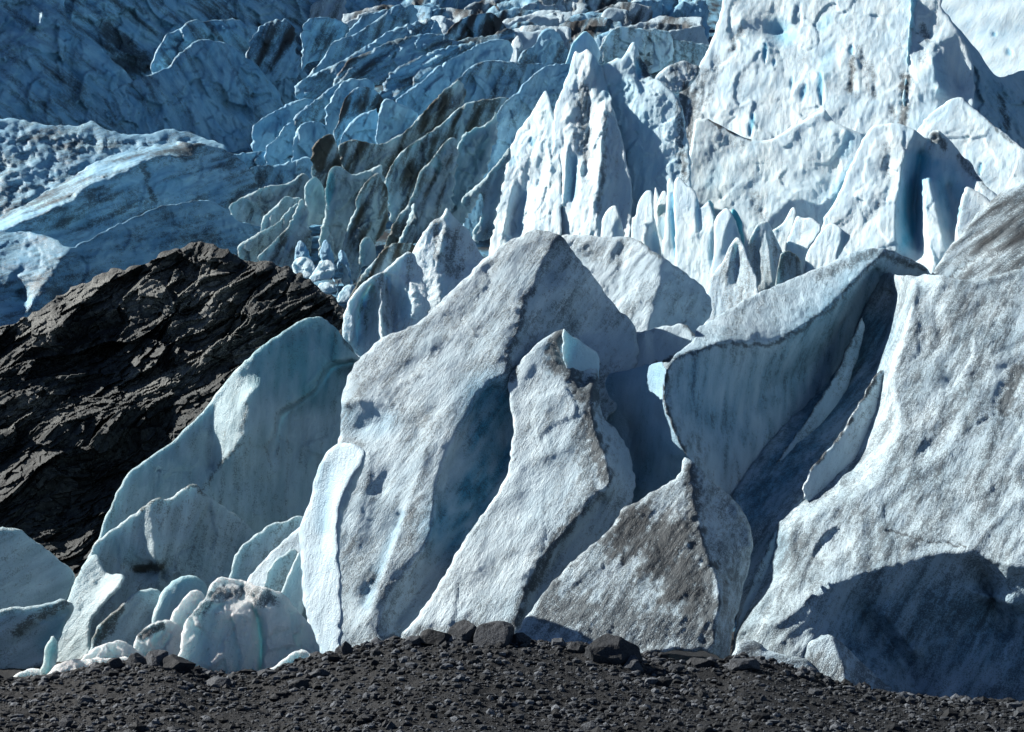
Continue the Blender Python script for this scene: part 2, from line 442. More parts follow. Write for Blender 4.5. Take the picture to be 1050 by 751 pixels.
# right-hand massif
DOME = relief('ice_ridge', 71.5, (684, 370), (0, 0),
 [(684,372,0),(679,412,-15),(690,440,-32),(700,462,-40),(712,478,-44),(716,545,-40),(760,545,0),(800,445,92),(840,410,150),(872,370,196),(893,312,230),(925,300,240),(958,292,235),(955,279,215),(940,268,208),(913,256,205),(891,254,205),(870,261,200),(839,275,190),(786,296,165),(750,315,130),(726,332,100),(715,335,80),(712,348,50)],
 [[(684,372,0),(733,353,35),(744,350,42),(789,355,75),(807,346,85),(846,321,115),(877,289,150),(903,262,182)],
  [(740,440,40),(790,400,112),(840,370,165),(880,310,205),(898,275,215)]],
 ang=80, dirt=.30, T=110, RT=40, rim=3, flute=1.4, flute_s=8, und=3, streak=.9, rough=crumple(1.6, 40, .6, 12),
 dirtl=[([(684,372),(733,353),(789,355),(807,346),(846,321),(877,289),(903,262),(950,276)],4,.7),([(684,372),(679,412),(690,440),(702,466)],6,.8),([(840,285),(900,258),(950,275)],10,.6),([(760,320),(745,350)],10,.5)],
 blue=.1, bluel=[([(720,400),(760,430),(830,370),(890,300)],70,.6)],  # blue ice tint, also painted to deepen the wall's shade
 label='domed grey ice ridge with a tall streaked blue wall in shadow below its dark rim')

relief('hollow_wall', 70.9, (640, 440), (0, 0),
 [(604,392,100),(627,383,100),(662,375,70),(684,370,14),(681,412,0),(692,440,-14),(706,470,-20),(716,500,0),(690,530,10),(640,540,40),(600,520,60),(600,440,90)],
 [[(672,388,36),(668,420,32),(680,446,6),(694,468,-12)],[(640,420,66),(648,460,60),(655,500,30)],[(615,430,84),(622,480,66)]],
 ang=80, dirt=.2, blue=.5, T=40, RT=20, parent=DOME)  # overall blue paints the bowl's shade darker

relief('ice_slab', 76, (660, 360), (-.35, 1.0),
 [(600,400),(612,362),(615,359),(627,350),(656,340),(680,335),(703,331),(712,343),(733,353),(706,366),(662,378),(627,388),(605,420)],
 [[(660,341,-3),(664,360,-3),(668,374,0)],[(668,342,6),(672,374,5)]], T=30, dirt=.2, flute=1, dirtl=[([(733,353),(706,365),(662,377),(627,387)],4,.8),([(703,333),(715,345)],7,.8)],
 label='low tilted ice slab lying above the blue bowl, behind its thin dark rim', cat='ice slab')

BROAD = relief('ice_slope', 62.3, (950, 650), (-.45, .9),
 [(745,700,20),(752,660,16),(758,600,50),(766,560,70),(748,520,50),(754,500,76),(796,443,130),(835,408,188),(867,369,210),(888,312,198),(905,278,190),(932,284,70),(957,281,0),(976,286,0),(990,287,0),(1008,286),(1036,278),(1290,230),(1290,760,180),(1000,745,150),(930,735,90),(860,720,40),(790,710,0)],
 [[(939,293,4),(934,318,0),(926,350,0),(914,385,2),(918,405,2),(923,430,0),(922,452,0),(905,483,0),(898,498,0),(870,511,0),(845,525,0),(812,541,0),(808,556,6),(816,576,4),(803,596,8),(786,613,8),(764,641,4),(752,662,14)],
  [(902,385,86),(896,410,76),(886,440,70),(872,480,50)],
  [(798,560,30),(780,595,30),(764,625,26)],
  [(764,641,0),(800,640,-4),(831,612,0),(853,603,0),(877,590,0),(927,575,0),(962,567,0),(997,565,0),(1020,575,4),(1036,582,6),(1290,600,0)],
  [(824,664,10),(840,640,14),(853,610,8)],
  [(866,616,20),(891,634,76),(920,668,108),(944,712,134)],[(905,628,44),(938,668,80)],
  [(930,610,40),(980,600,44),(1040,620,50)],
  [(930,660,84),(1000,650,100),(1060,660,110)],
  [(1003,572,8),(1012,600,74),(1030,650,125)],
  [(915,300,186),(908,340,168),(890,380,158)]],
 ang=60, dirt=.50, patch=.5, T=200, RT=100, und=6, flute=2.6, flute_s=26, rough=crumple(1.3, 60, .5, 15), blue=.06, bluel=[([(890,650),(960,640),(1060,660)],85,.6),([(770,520),(788,500),(845,425),(890,340)],38,.85),([(770,590),(790,560)],30,.5)], rim=4, streak=.35, grit=.5,  # blue over hollow, gully floor and chasm paints their shade deeper
 dirtl=[([(1036,330),(990,400),(950,460)],20,.6),([(1040,290),(1010,340)],12,.6),([(905,546),(925,548),(950,556),(990,560)],2.2,.8),([(812,560),(845,580)],3,.6),([(870,704),(910,712),(1000,720),(1080,724)],9,.6),([(1045,380),(1030,420)],18,.8),([(950,560),(870,585)],10,.5)],
 label='broad grey sunlit ice slope at the right, its lower front a deep blue shaded hollow', cat='ice slope')

relief('rib', 70.5, (863, 444), (.55, .5),
 [(905,378),(896,386),(884,409),(863,444),(845,466),(831,480),(820,508),(838,524),(866,505),(888,455),(903,415),(909,385)],
 [], T=18, RT=14, dirt=.3, rim=3, dirtl=[([(905,378),(884,409),(863,444),(831,480)],4,.9)], ang=60, parent=BROAD)
relief('rib', 74.1, (838, 430), (.5, .55), [(884,322),(874,345),(861,374),(838,414),(812,450),(790,486),(784,500),(800,506),(824,474),(848,440),(868,402),(880,366),(887,335)], [], T=16, RT=12, dirt=.35, blue=.35, rim=3, ang=60, dirtl=[([(884,322),(861,374),(838,414),(812,450),(790,486)],3.5,.8)], parent=BROAD)
relief('rib', 67.5, (785, 580), (.45, .6), [(826,498),(812,516),(796,540),(782,572),(768,604),(756,640),(752,662),(766,664),(776,640),(788,606),(800,570),(812,542),(828,516)], [], T=14, RT=12, dirt=.3, blue=.3, rim=4, ang=65, dirtl=[([(812,516),(796,540),(768,604)],3,.7)], parent=BROAD)
relief('curtain', 72.6, (596, 375), (.45, .25), [(577,336),(582,341),(587,346),(592,347),(600,354),(607,358),(613,362),(615,374),(614,388),(611,398),(604,404),(592,396),(582,384),(576,360)],
 [[(600,356,0),(602,390,3)]], step=1.2, T=10, RT=8, rim=2.5, dirt=.12, blue=.2, ang=84, mat=WHITE, parent=RAGGED)

relief('ice_ridge', 79, (1000, 280), (-.5, .75),
 [(930,320),(951,288),(956,279),(971,256),(985,239),(1003,219),(1020,202),(1036,192),(1100,165),(1270,110),(1270,340)],
 [], T=60, dirt=.55, ang=35, flute=1.2, flute_s=10, streak=.8, dirtl=[([(975,285),(1036,232)],3,.7)],
 label='smooth grey ice ridge at the far right edge, above the broad sunlit slope')

relief('ice_ridge', 84, (650, 320), (-.45, .85),
 [(560,380),(560,260),(577,240),(594,241),(612,242),(647,243),(656,248),(677,262),(700,277,26),(721,294,56),(729,306,68),(731,321,72),(716,345,64),(680,400),(600,420)],
 [[(660,250,0),(677,264,0),(677,289,0),(671,306,2),(660,350,0)],[(630,246,2),(640,262,8),(628,290,4)],[(712,300,40),(700,330,44)]], ang=62, T=70, dirt=.3, und=5, flute=2.5, streak=.7,
 dirtl=[([(640,245),(636,270)],8,.5),([(590,250),(610,262)],14,.5),([(656,248),(677,264)],4,.6)],
 label='flat-topped grey ice ridge right behind the central peak, in front of the white slabs')

# blocks at the foot of the slope
relief('ice_block', 60.5, (800, 680), (-.1, .7),
 [(748,700),(752,662),(764,654),(775,657),(786,666),(800,671),(824,674),(832,680),(850,705),(800,715)], [], T=40, dirt=.55, rim=6, ang=20,
 label='long low grit-coated ice block at the foot of the broad slope', cat='ice block')
relief('ice_block', 60, (860, 690), (-.45, .6),
 [(820,710),(824,690),(826,673),(828,659),(846,649),(860,656,4),(872,668,18),(884,680,30),(900,694,42),(912,705,52),(926,714,60),(920,725,60),(863,725)],
 [[(850,650,0),(858,670,0),(868,690,0),(866,720,0)]], T=40, dirt=.5, rim=6, ang=60,
 label='pointed grit-coated ice block with a shaded right side, at the right edge of the moraine', cat='ice block')

# ------------------------------------------------------------------ shaded wing of ice on the left
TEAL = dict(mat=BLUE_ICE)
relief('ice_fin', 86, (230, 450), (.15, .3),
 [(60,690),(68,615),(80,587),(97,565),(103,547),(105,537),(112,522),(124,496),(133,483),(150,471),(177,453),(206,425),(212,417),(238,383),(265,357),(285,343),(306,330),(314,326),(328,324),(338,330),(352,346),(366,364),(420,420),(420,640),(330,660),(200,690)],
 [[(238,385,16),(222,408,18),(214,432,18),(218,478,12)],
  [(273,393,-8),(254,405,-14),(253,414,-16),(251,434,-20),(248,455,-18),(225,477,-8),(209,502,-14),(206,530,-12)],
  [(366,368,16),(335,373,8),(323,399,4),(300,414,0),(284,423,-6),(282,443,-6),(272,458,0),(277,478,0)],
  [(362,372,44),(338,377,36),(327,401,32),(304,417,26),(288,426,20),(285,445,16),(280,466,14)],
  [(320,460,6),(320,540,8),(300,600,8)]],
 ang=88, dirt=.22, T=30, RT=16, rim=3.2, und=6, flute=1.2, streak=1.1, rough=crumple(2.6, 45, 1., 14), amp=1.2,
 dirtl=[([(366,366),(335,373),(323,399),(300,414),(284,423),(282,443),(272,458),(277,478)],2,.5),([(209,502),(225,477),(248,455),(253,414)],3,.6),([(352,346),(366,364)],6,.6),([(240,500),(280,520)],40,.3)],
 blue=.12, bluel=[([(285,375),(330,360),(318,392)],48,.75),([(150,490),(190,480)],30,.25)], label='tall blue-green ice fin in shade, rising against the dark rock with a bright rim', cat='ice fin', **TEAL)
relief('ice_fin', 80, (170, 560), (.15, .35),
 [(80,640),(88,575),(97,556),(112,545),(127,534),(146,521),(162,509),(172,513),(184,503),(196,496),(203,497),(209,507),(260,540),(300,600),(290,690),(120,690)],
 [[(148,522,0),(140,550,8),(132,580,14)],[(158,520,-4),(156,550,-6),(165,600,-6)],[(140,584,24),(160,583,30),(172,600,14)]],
 ang=80, dirt=.3, T=26, RT=16, rim=3, und=4, rough=crumple(2.6, 36, 1., 12), dirtl=[([(145,522),(162,509),(196,496),(209,507)],6,.7),([(138,583),(162,582)],9,.95),([(170,530),(230,570)],34,.4)], bluel=[([(125,560),(135,570)],16,.4)], amp=1.2,  # the strongest dirt band paints the hollow dark in place of shade
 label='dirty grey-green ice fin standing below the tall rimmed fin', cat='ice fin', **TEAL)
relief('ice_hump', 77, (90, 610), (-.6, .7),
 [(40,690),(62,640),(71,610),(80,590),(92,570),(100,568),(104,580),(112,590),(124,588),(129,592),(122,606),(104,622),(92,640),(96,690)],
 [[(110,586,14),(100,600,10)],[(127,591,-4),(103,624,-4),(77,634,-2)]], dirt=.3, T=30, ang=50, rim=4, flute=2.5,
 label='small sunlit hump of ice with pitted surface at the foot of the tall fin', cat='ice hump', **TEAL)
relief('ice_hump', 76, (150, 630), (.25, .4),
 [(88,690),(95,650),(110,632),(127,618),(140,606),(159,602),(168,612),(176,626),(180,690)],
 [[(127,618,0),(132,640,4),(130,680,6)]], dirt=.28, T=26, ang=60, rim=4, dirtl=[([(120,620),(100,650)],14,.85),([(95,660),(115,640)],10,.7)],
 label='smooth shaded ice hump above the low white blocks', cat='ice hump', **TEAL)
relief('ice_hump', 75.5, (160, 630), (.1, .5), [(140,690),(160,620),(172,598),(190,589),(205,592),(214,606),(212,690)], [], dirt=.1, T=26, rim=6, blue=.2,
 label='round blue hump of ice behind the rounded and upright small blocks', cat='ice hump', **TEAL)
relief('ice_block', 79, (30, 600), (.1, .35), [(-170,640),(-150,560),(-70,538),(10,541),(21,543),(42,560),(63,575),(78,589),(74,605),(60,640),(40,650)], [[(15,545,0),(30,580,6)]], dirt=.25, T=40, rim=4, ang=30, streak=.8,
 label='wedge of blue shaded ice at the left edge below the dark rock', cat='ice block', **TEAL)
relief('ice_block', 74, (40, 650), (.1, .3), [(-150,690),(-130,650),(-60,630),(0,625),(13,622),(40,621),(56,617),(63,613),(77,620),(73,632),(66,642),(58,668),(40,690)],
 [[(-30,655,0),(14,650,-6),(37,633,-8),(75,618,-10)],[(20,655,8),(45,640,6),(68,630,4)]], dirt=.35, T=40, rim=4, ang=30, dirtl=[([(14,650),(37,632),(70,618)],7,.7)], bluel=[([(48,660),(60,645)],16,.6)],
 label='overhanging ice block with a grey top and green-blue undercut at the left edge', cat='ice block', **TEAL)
BL = dict(T=30, RT=22, rim=2.5, soft=0, amp=2.4, und=3, flute=.6, grit=.8, rough=crumple(6, 15, 2, 7), cat='ice block', step=1.5, mat=CLEAR)
relief('ice_block', 67.5, (50, 660), (0, .2), [(40,700),(47,662),(54,650),(60,660),(58,700)], [], dirt=.15, blue=.3, label='thin blue ice stump under the overhanging block', **BL)
relief('ice_block', 68, (30, 690), (-.1, .6), [(5,710),(10,697),(18,690),(31,685),(42,686),(50,694),(50,710)], [], dirt=.3, label='lowest small pale ice block at the left end of the moraine', **BL)
relief('ice_block', 67, (90, 685), (0, .6), [(40,705),(50,688),(66,678),(84,676),(110,675),(127,674),(150,676),(150,705)], [], dirt=.15, label='long flat white shelf of ice behind the moraine stones', **BL)
relief('ice_block', 68.4, (120, 665), (.05, .45), [(78,690),(83,674),(98,664),(116,657),(127,657),(138,664),(152,676),(150,690)], [], dirt=.1, label='low white ice block with a flat top above the ice shelf', **BL)
relief('ice_block', 69, (160, 650), (.1, .4), [(132,690),(138,658),(143,648),(159,637),(172,635),(183,640),(188,648),(186,690)], [[(140,656,4),(160,642,0),(172,638,0)]], dirt=.15, dirtl=[([(145,650),(165,642)],8,.8)], label='rounded white ice block with a dark-specked left shoulder', **BL)
relief('ice_block', 70.5, (195, 625), (.1, .3), [(170,660),(174,633),(184,620),(191,610),(200,604),(209,608),(213,640),(205,660)], [], dirt=.12, label='small upright white ice slab leaning behind the big pale block', **BL)
relief('ice_block', 66, (250, 650), (.12, .25),
 [(182,700),(184,669),(186,645),(196,629),(211,613),(214,603),(216,599),(225,591),(235,593),(251,595),(277,604),(288,607),(301,620),(315,637),(325,650),(338,668),(322,695),(264,705)],
 [[(186,645,0),(198,632,-14),(225,628,-24),(255,632,-24)],[(225,594,14),(250,600,10)],[(262,612,-8),(256,630,-22),(258,655,-22),(263,690,-20)],[(268,628,-18),(290,622,-14),(305,628,-4)],
  [(258,622,-6),(265,640,-4),(268,660,-4),(266,692,-4)],[(274,632,-17),(276,660,-17),(272,692,-16)]], T=22, RT=24, rim=2.5, soft=0, amp=2.4, und=3, flute=.6, grit=.8, rough=crumple(5, 26, 1.6, 9), cat='ice block', step=1.5, mat=CLEAR,
 dirt=.12, dirtl=[([(196,630),(215,612),(240,606),(280,615)],13,.62)], bluel=[([(262,626),(266,640),(268,665),(266,692)],3,.3)],
 label='big pale blue ice block split by a green crack, on the moraine edge')
relief('ice_block', 62.5, (300, 675), (0, .5), [(268,700),(272,688),(290,677),(307,665),(316,668),(322,676),(318,700)], [], dirt=.2, dirtl=[([(305,668),(318,676)],5,.4)], label='small triangular white ice block against the big split block', **BL)
FL = dict(T=16, RT=10, rim=3.5, cat='ice flake', step=1.5, flute=.6, und=3, group=None)
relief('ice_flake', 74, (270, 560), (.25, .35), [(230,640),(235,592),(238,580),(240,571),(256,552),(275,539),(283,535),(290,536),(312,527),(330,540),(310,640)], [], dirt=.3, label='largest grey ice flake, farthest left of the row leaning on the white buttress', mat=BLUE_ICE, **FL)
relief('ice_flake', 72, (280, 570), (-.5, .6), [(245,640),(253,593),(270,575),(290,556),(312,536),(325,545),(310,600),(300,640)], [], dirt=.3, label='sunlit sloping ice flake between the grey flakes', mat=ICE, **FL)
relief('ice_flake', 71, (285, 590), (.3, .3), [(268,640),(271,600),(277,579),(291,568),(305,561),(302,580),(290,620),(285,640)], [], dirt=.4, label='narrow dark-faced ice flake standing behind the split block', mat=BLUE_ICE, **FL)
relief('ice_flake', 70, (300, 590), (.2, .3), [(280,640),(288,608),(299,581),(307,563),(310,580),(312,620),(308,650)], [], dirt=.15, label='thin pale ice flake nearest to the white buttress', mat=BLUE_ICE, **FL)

# ------------------------------------------------------------------ dark bedrock on the left
def strata(P, k, sd):
    s = P[:, 2] * .80 - P[:, 0] * .55 + P[:, 1] * .25
    t = P[:, 0] * .80 + P[:, 2] * .55
    u = np.stack([t / 5., s / .9, P[:, 1] / 5.], -1)
    w = np.stack([perlin(P / 2.5, sd + 1), perlin(P / 2.5, sd + 2), perlin(P / 2.5, sd + 3)], -1)
    q = np.stack([t, s, P[:, 1]], -1) + .5 * w
    a = facets(q / np.array([4.8, 2.2, 3.5]), sd + 301)
    b = facets(q / np.array([1.7, .80, 1.3]), sd + 311)
    e = facets(q / np.array([.6, .25, .5]), sd + 317)
    c = fbm(P / 9.0, 2, sd + 321)
    return 22 * c + 27 * a + 13 * b + 5.5 * e

relief('rock_outcrop', 96, (150, 450), (-.45, 1.05),
 [(-240,680),(-240,450),(-120,392),(-60,362),(-20,345),(13,333),(33,320),(48,312),(58,303),(79,293),(94,288),(105,280),(120,275),(128,278),(143,272),(155,267),(174,257),(191,252),(210,249),(234,255),(246,265),(263,269),(280,269),(299,276),(318,286),(330,299),(345,307),(360,320),(420,350),(420,500),(250,640),(100,680)],
 [[(-40,400,-20),(60,330,-20),(150,300,-24),(230,275,-20)],[(60,350,16),(120,335,22),(180,320,20),(205,318,16)],[(170,335,-6),(200,300,-16),(240,285,-12)],
  [(60,400,0),(110,390,28),(160,385,24)],[(195,390,-16),(170,395,-10),(240,345,-14)],[(255,310,-8),(225,345,-14),(200,360,-8)],[(250,325,14),(230,350,16)],
  [(40,440,-30),(120,420,-20),(200,410,-14)],[(90,480,30),(140,460,34)],[(20,500,-14),(60,470,-30)],[(60,530,24),(100,520,20)]],
 step=1.2, smooth=False, T=120, RT=60, rim=8, und=3, flute=0, grit=.6, soft=1, dirt=.08, streak=.5, mat=SCHIST, rough=strata, cut=0, amp=3,
 dirtl=[([(80,300),(150,300),(210,285),(235,300),(180,320)],26,.9),([(195,300),(240,330),(205,330)],22,.9),([(130,395),(165,385)],16,.8),([(20,330),(50,330),(40,345)],18,.8),([(15,430),(50,410),(60,425)],20,.7),([(180,390),(260,345),(250,365)],20,.95),([(150,405),(215,375)],14,.7),([(180,350),(205,335)],10,.7)],  # dirt here is pale slab tone, also painting in sunlit patches
 label='dark layered bedrock outcrop with tan slabs rising between the ice fin and the upper glacier', cat='rock outcrop')
# ------------------------------------------------------------------ icefall behind
def dd(d): return (d - 130) / 130 * F
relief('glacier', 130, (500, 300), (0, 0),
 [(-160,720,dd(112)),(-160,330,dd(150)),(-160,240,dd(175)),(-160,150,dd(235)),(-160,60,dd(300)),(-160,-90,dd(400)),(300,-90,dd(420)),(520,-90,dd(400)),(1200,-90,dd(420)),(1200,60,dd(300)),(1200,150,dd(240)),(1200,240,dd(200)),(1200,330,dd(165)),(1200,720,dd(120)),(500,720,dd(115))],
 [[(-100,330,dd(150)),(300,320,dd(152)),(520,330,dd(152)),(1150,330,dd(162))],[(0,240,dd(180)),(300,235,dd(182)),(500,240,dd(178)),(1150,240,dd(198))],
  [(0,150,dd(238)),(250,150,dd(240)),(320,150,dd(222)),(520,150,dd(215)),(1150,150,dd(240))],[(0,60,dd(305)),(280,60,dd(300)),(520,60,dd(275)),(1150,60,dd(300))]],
 mat=DEEP, step=2, T=60, und=7, und_s=60, flute=3, flute_s=16, ang=30, stretch=5, dirt=.6, blue=.45, streak=.9, grit=.8, soft=6, kind='structure', cut=0)  # dirt and blue levels paint crevasse darkness into the gaps between fins

# upper left slopes in shade
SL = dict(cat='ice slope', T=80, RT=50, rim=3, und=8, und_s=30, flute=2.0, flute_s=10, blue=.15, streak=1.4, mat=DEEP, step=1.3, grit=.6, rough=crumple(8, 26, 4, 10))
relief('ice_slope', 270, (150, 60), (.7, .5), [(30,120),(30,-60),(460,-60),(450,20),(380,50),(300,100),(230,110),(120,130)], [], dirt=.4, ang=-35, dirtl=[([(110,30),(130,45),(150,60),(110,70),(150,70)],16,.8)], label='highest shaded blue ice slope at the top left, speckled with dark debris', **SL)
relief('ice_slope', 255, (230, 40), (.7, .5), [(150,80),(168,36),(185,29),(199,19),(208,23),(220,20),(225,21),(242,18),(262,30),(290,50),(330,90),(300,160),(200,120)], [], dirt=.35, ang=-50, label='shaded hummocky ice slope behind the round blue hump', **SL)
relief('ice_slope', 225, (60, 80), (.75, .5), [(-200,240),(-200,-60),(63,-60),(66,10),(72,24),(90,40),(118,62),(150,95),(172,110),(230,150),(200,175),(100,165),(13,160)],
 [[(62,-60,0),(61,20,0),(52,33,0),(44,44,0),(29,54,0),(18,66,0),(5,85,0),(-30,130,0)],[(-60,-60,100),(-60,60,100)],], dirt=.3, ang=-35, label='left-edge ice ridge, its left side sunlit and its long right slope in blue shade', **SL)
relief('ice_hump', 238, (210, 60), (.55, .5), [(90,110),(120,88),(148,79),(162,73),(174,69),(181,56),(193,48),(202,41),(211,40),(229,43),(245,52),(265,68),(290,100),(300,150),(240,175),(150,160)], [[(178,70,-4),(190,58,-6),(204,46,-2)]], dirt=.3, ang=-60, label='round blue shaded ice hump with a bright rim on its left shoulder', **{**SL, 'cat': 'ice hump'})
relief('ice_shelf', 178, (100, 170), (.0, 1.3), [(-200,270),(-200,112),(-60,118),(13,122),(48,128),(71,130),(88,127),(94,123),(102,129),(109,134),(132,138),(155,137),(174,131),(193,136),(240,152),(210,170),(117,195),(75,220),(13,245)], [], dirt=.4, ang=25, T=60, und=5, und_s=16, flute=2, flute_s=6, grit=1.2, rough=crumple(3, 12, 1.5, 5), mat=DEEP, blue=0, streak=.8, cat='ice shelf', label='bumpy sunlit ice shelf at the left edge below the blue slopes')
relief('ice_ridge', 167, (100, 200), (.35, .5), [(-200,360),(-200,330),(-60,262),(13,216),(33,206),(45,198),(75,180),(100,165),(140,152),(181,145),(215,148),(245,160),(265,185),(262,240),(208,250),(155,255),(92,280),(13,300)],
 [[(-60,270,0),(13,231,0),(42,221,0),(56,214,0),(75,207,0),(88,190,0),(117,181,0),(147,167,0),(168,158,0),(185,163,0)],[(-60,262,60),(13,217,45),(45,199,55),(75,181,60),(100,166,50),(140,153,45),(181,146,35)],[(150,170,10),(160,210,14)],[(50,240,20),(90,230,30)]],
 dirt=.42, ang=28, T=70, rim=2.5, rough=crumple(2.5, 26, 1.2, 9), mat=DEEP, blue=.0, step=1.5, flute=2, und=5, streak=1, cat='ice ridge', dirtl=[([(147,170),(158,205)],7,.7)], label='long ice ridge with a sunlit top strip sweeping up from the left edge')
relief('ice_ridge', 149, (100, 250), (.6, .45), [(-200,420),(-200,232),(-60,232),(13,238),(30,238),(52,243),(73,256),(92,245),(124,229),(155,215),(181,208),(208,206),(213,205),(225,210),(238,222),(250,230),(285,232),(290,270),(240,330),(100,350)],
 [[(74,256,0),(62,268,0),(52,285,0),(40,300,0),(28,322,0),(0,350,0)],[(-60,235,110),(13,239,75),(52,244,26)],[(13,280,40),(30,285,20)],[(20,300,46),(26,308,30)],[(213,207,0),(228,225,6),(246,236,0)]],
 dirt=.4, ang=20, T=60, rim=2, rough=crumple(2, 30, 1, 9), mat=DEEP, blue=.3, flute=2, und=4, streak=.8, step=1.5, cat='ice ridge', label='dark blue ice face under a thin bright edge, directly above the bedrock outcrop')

# fins of the middle icefall
def fin(crest, drop, label, g=(.5, .35), D=None, back=0, lines=(), name='ice_fin', **k):
    xs = [p[0] for p in crest]; ys = [p[1] for p in crest]
    ym = sum(ys) / len(ys); xm = sum(xs) / len(xs)
    if D is None: D = 118 + (300 - ym) * .29 + back
    bot = drop if isinstance(drop, list) else [(x + drop[0], y + drop[1]) for x, y in [p[:2] for p in crest[::-1]]]
    o = dict(step=1.1, rim=2.6, rimvar=2.6, T=16, RT=10, und=6, und_s=24, flute=1.6, flute_s=8, dirt=.34, blue=.12, streak=1.3, amp=2.6, seg=1.6, grit=.5, rough=crumple(4.5, 20, 1.8, 8), cat='ice fin', mat=BLUE_ICE, ang=70)
    o.update(k)
    relief(name, D, (xm, ym), g, list(crest) + bot, lines, label=label, **o)
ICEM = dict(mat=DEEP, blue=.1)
# top rows (far)
fin([(309,31),(314,21),(322,18),(330,17),(345,20),(360,26)], (0,45), 'small rounded blue ice fin at the top, left of the long slanting ribs', D=235, **ICEM)
fin([(250,60),(262,30),(275,22),(300,20)], (10,60), 'crumbled blue ice slope at the top between the round hump and the small fin', D=250, dirt=.5, und=7, grit=1.5, **ICEM)
fin([(356,32),(366,22),(375,14),(395,10),(410,12)], (-10,40), 'pale blue ice fin touching the top edge above the long ribs', D=232, **ICEM)
fin([(310,86),(316,77),(326,67),(333,58),(338,47),(343,42),(355,38),(364,35),(372,30),(383,23),(394,14),(405,5)], [(430,5),(425,40),(380,62),(345,85),(320,98)], 'uppermost long slanting ice rib with a bright edge', D=212, rim=2.6, g=(.3,.3), **ICEM)
fin([(436,44),(452,38),(465,25),(478,17),(495,13),(512,16),(520,30)], (0,45), 'dark dirty ice lump at the top, middle of the icefall', D=228, dirt=.9, g=(.7,.3), **{**ICEM,'blue':.0})
fin([(300,90),(307,84),(314,80),(326,74),(337,69),(347,64),(358,58),(368,51),(379,46),(390,38),(400,31),(420,24),(445,18),(452,30)], [(460,50),(420,66),(380,84),(345,98),(310,112)], 'second long slanting ice rib, fringed with bright teeth', D=202, rim=3.2, g=(.2,.45), flute=3, ang=50, **ICEM)
fin([(340,84),(352,70),(356,62),(366,58),(376,54),(392,46),(408,40),(425,36),(440,34),(458,36)], [(470,60),(430,74),(400,84),(372,96),(350,110)], 'third slanting ice rib, grey striped', D=197, dirt=.5, rim=3, g=(.1,.5), flute=3, ang=35, **ICEM)
fin([(400,60),(415,50),(432,45),(455,42),(480,40),(505,36),(520,28),(530,34)], (-6,40), 'streaked grey ice rib running up to the dark lump', D=205, dirt=.5, g=(-.1,.8), rim=3, flute=3, ang=25, **ICEM)
fin([(395,78),(410,68),(430,58),(446,52),(470,46),(490,42)], (-10,50), 'striped ice rib above the folded pale slab', D=190, dirt=.5, g=(.1,.7), rim=3, flute=3, ang=30, **ICEM)
fin([(524,46),(528,39),(531,36),(534,40),(537,48),(542,60)], (-4,30), 'small sunlit ice tooth at the top of the icefall', D=200, g=(-.5,.5), **{**ICEM,'mat':ICE})
fin([(531,62),(535,53),(541,50),(549,46),(551,40),(553,36),(558,30),(564,29),(570,31),(577,40),(581,50),(584,58),(588,72)], (0,45), 'rounded twin ice fin with a bright notch, beside the tall spire', D=190, lines=[[(566,40,-4),(562,50,-6),(557,60,-4)],[(554,36,0),(552,46,4)]], **ICEM)
fin([(453,66),(460,62),(468,58),(476,54),(486,48),(495,44),(507,40),(516,41),(523,42),(527,52),(524,60)], (-8,50), 'big smooth pale blue ice fin below the top rows', D=186, dirt=.1, **ICEM)
fin([(404,104),(412,98),(420,91),(432,84),(440,76),(446,70),(452,66),(457,72),(462,86)], (0,45), 'slanting ice fin with a bright crumpled edge', D=178, lines=[[(455,68,0),(452,82,-6),(456,96,-6)]], dirt=.2, **ICEM)
fin([(442,124),(450,108),(457,96),(463,86),(468,81),(473,79),(477,73),(484,68),(491,64),(500,62),(507,62),(520,63),(531,65),(545,66),(557,65),(562,72)], [(560,110),(525,112),(490,116),(470,124),(450,136)], 'wide grey-blue ice fin with a wavy rim', D=174, dirt=.4, g=(.35,.3), und=5, **ICEM)
fin([(505,126),(510,115),(514,109),(524,100),(537,86),(545,78),(552,73),(557,69),(562,67),(575,65),(586,66),(592,80)], [(575,120),(550,150),(520,180),(490,240),(470,250),(480,210),(492,160)], 'large blue ice fin leaning against the twin spire', D=161, dirt=.25, g=(.35,.3), lines=[[(553,74,0),(556,88,6),(545,100,6)]], **ICEM)
fin([(405,164),(410,157),(414,154),(424,146),(433,141),(443,134),(452,128),(460,120),(466,114),(478,106),(489,103),(505,101),(522,100),(530,108)], [(520,140),(490,170),(450,200),(420,230),(400,230),(396,200),(394,185),(398,176)], 'large dirty grey-green ice fin across the middle of the icefall', dirt=.6, D=165)
fin([(346,150),(350,147),(355,145),(362,143),(370,145),(380,147),(388,148),(395,147),(406,140),(418,133),(426,124),(433,116),(442,106),(452,95),(462,88),(471,80)], [(480,100),(460,130),(430,160),(400,190),(370,190),(352,175)], 'curling ice fin with a pale honey-coloured rim', D=168, dirt=.5)
fin([(384,143),(386,132),(388,122),(389,113),(391,106),(395,101),(400,102),(406,105),(418,110),(431,117)], [(425,130),(415,142),(400,150),(388,152)], 'tall pale ice plate with a thin bright left edge', D=172, dirt=.12, lines=[[(396,102,0),(396,118,3),(392,140,5)]], **ICEM)
fin([(348,150),(350,140),(356,130),(361,124),(367,119),(372,116),(380,114),(388,110)], [(390,150),(370,160),(350,165)], 'bright blue ice plate left of the tall pale plate', D=176, dirt=.15, **ICEM)
fin([(340,140),(346,128),(350,112),(353,102),(357,97),(363,91),(371,89),(380,90),(388,95),(394,104)], (0,50), 'dark grey ice fin above the blue plate', D=180, dirt=.6, **ICEM)
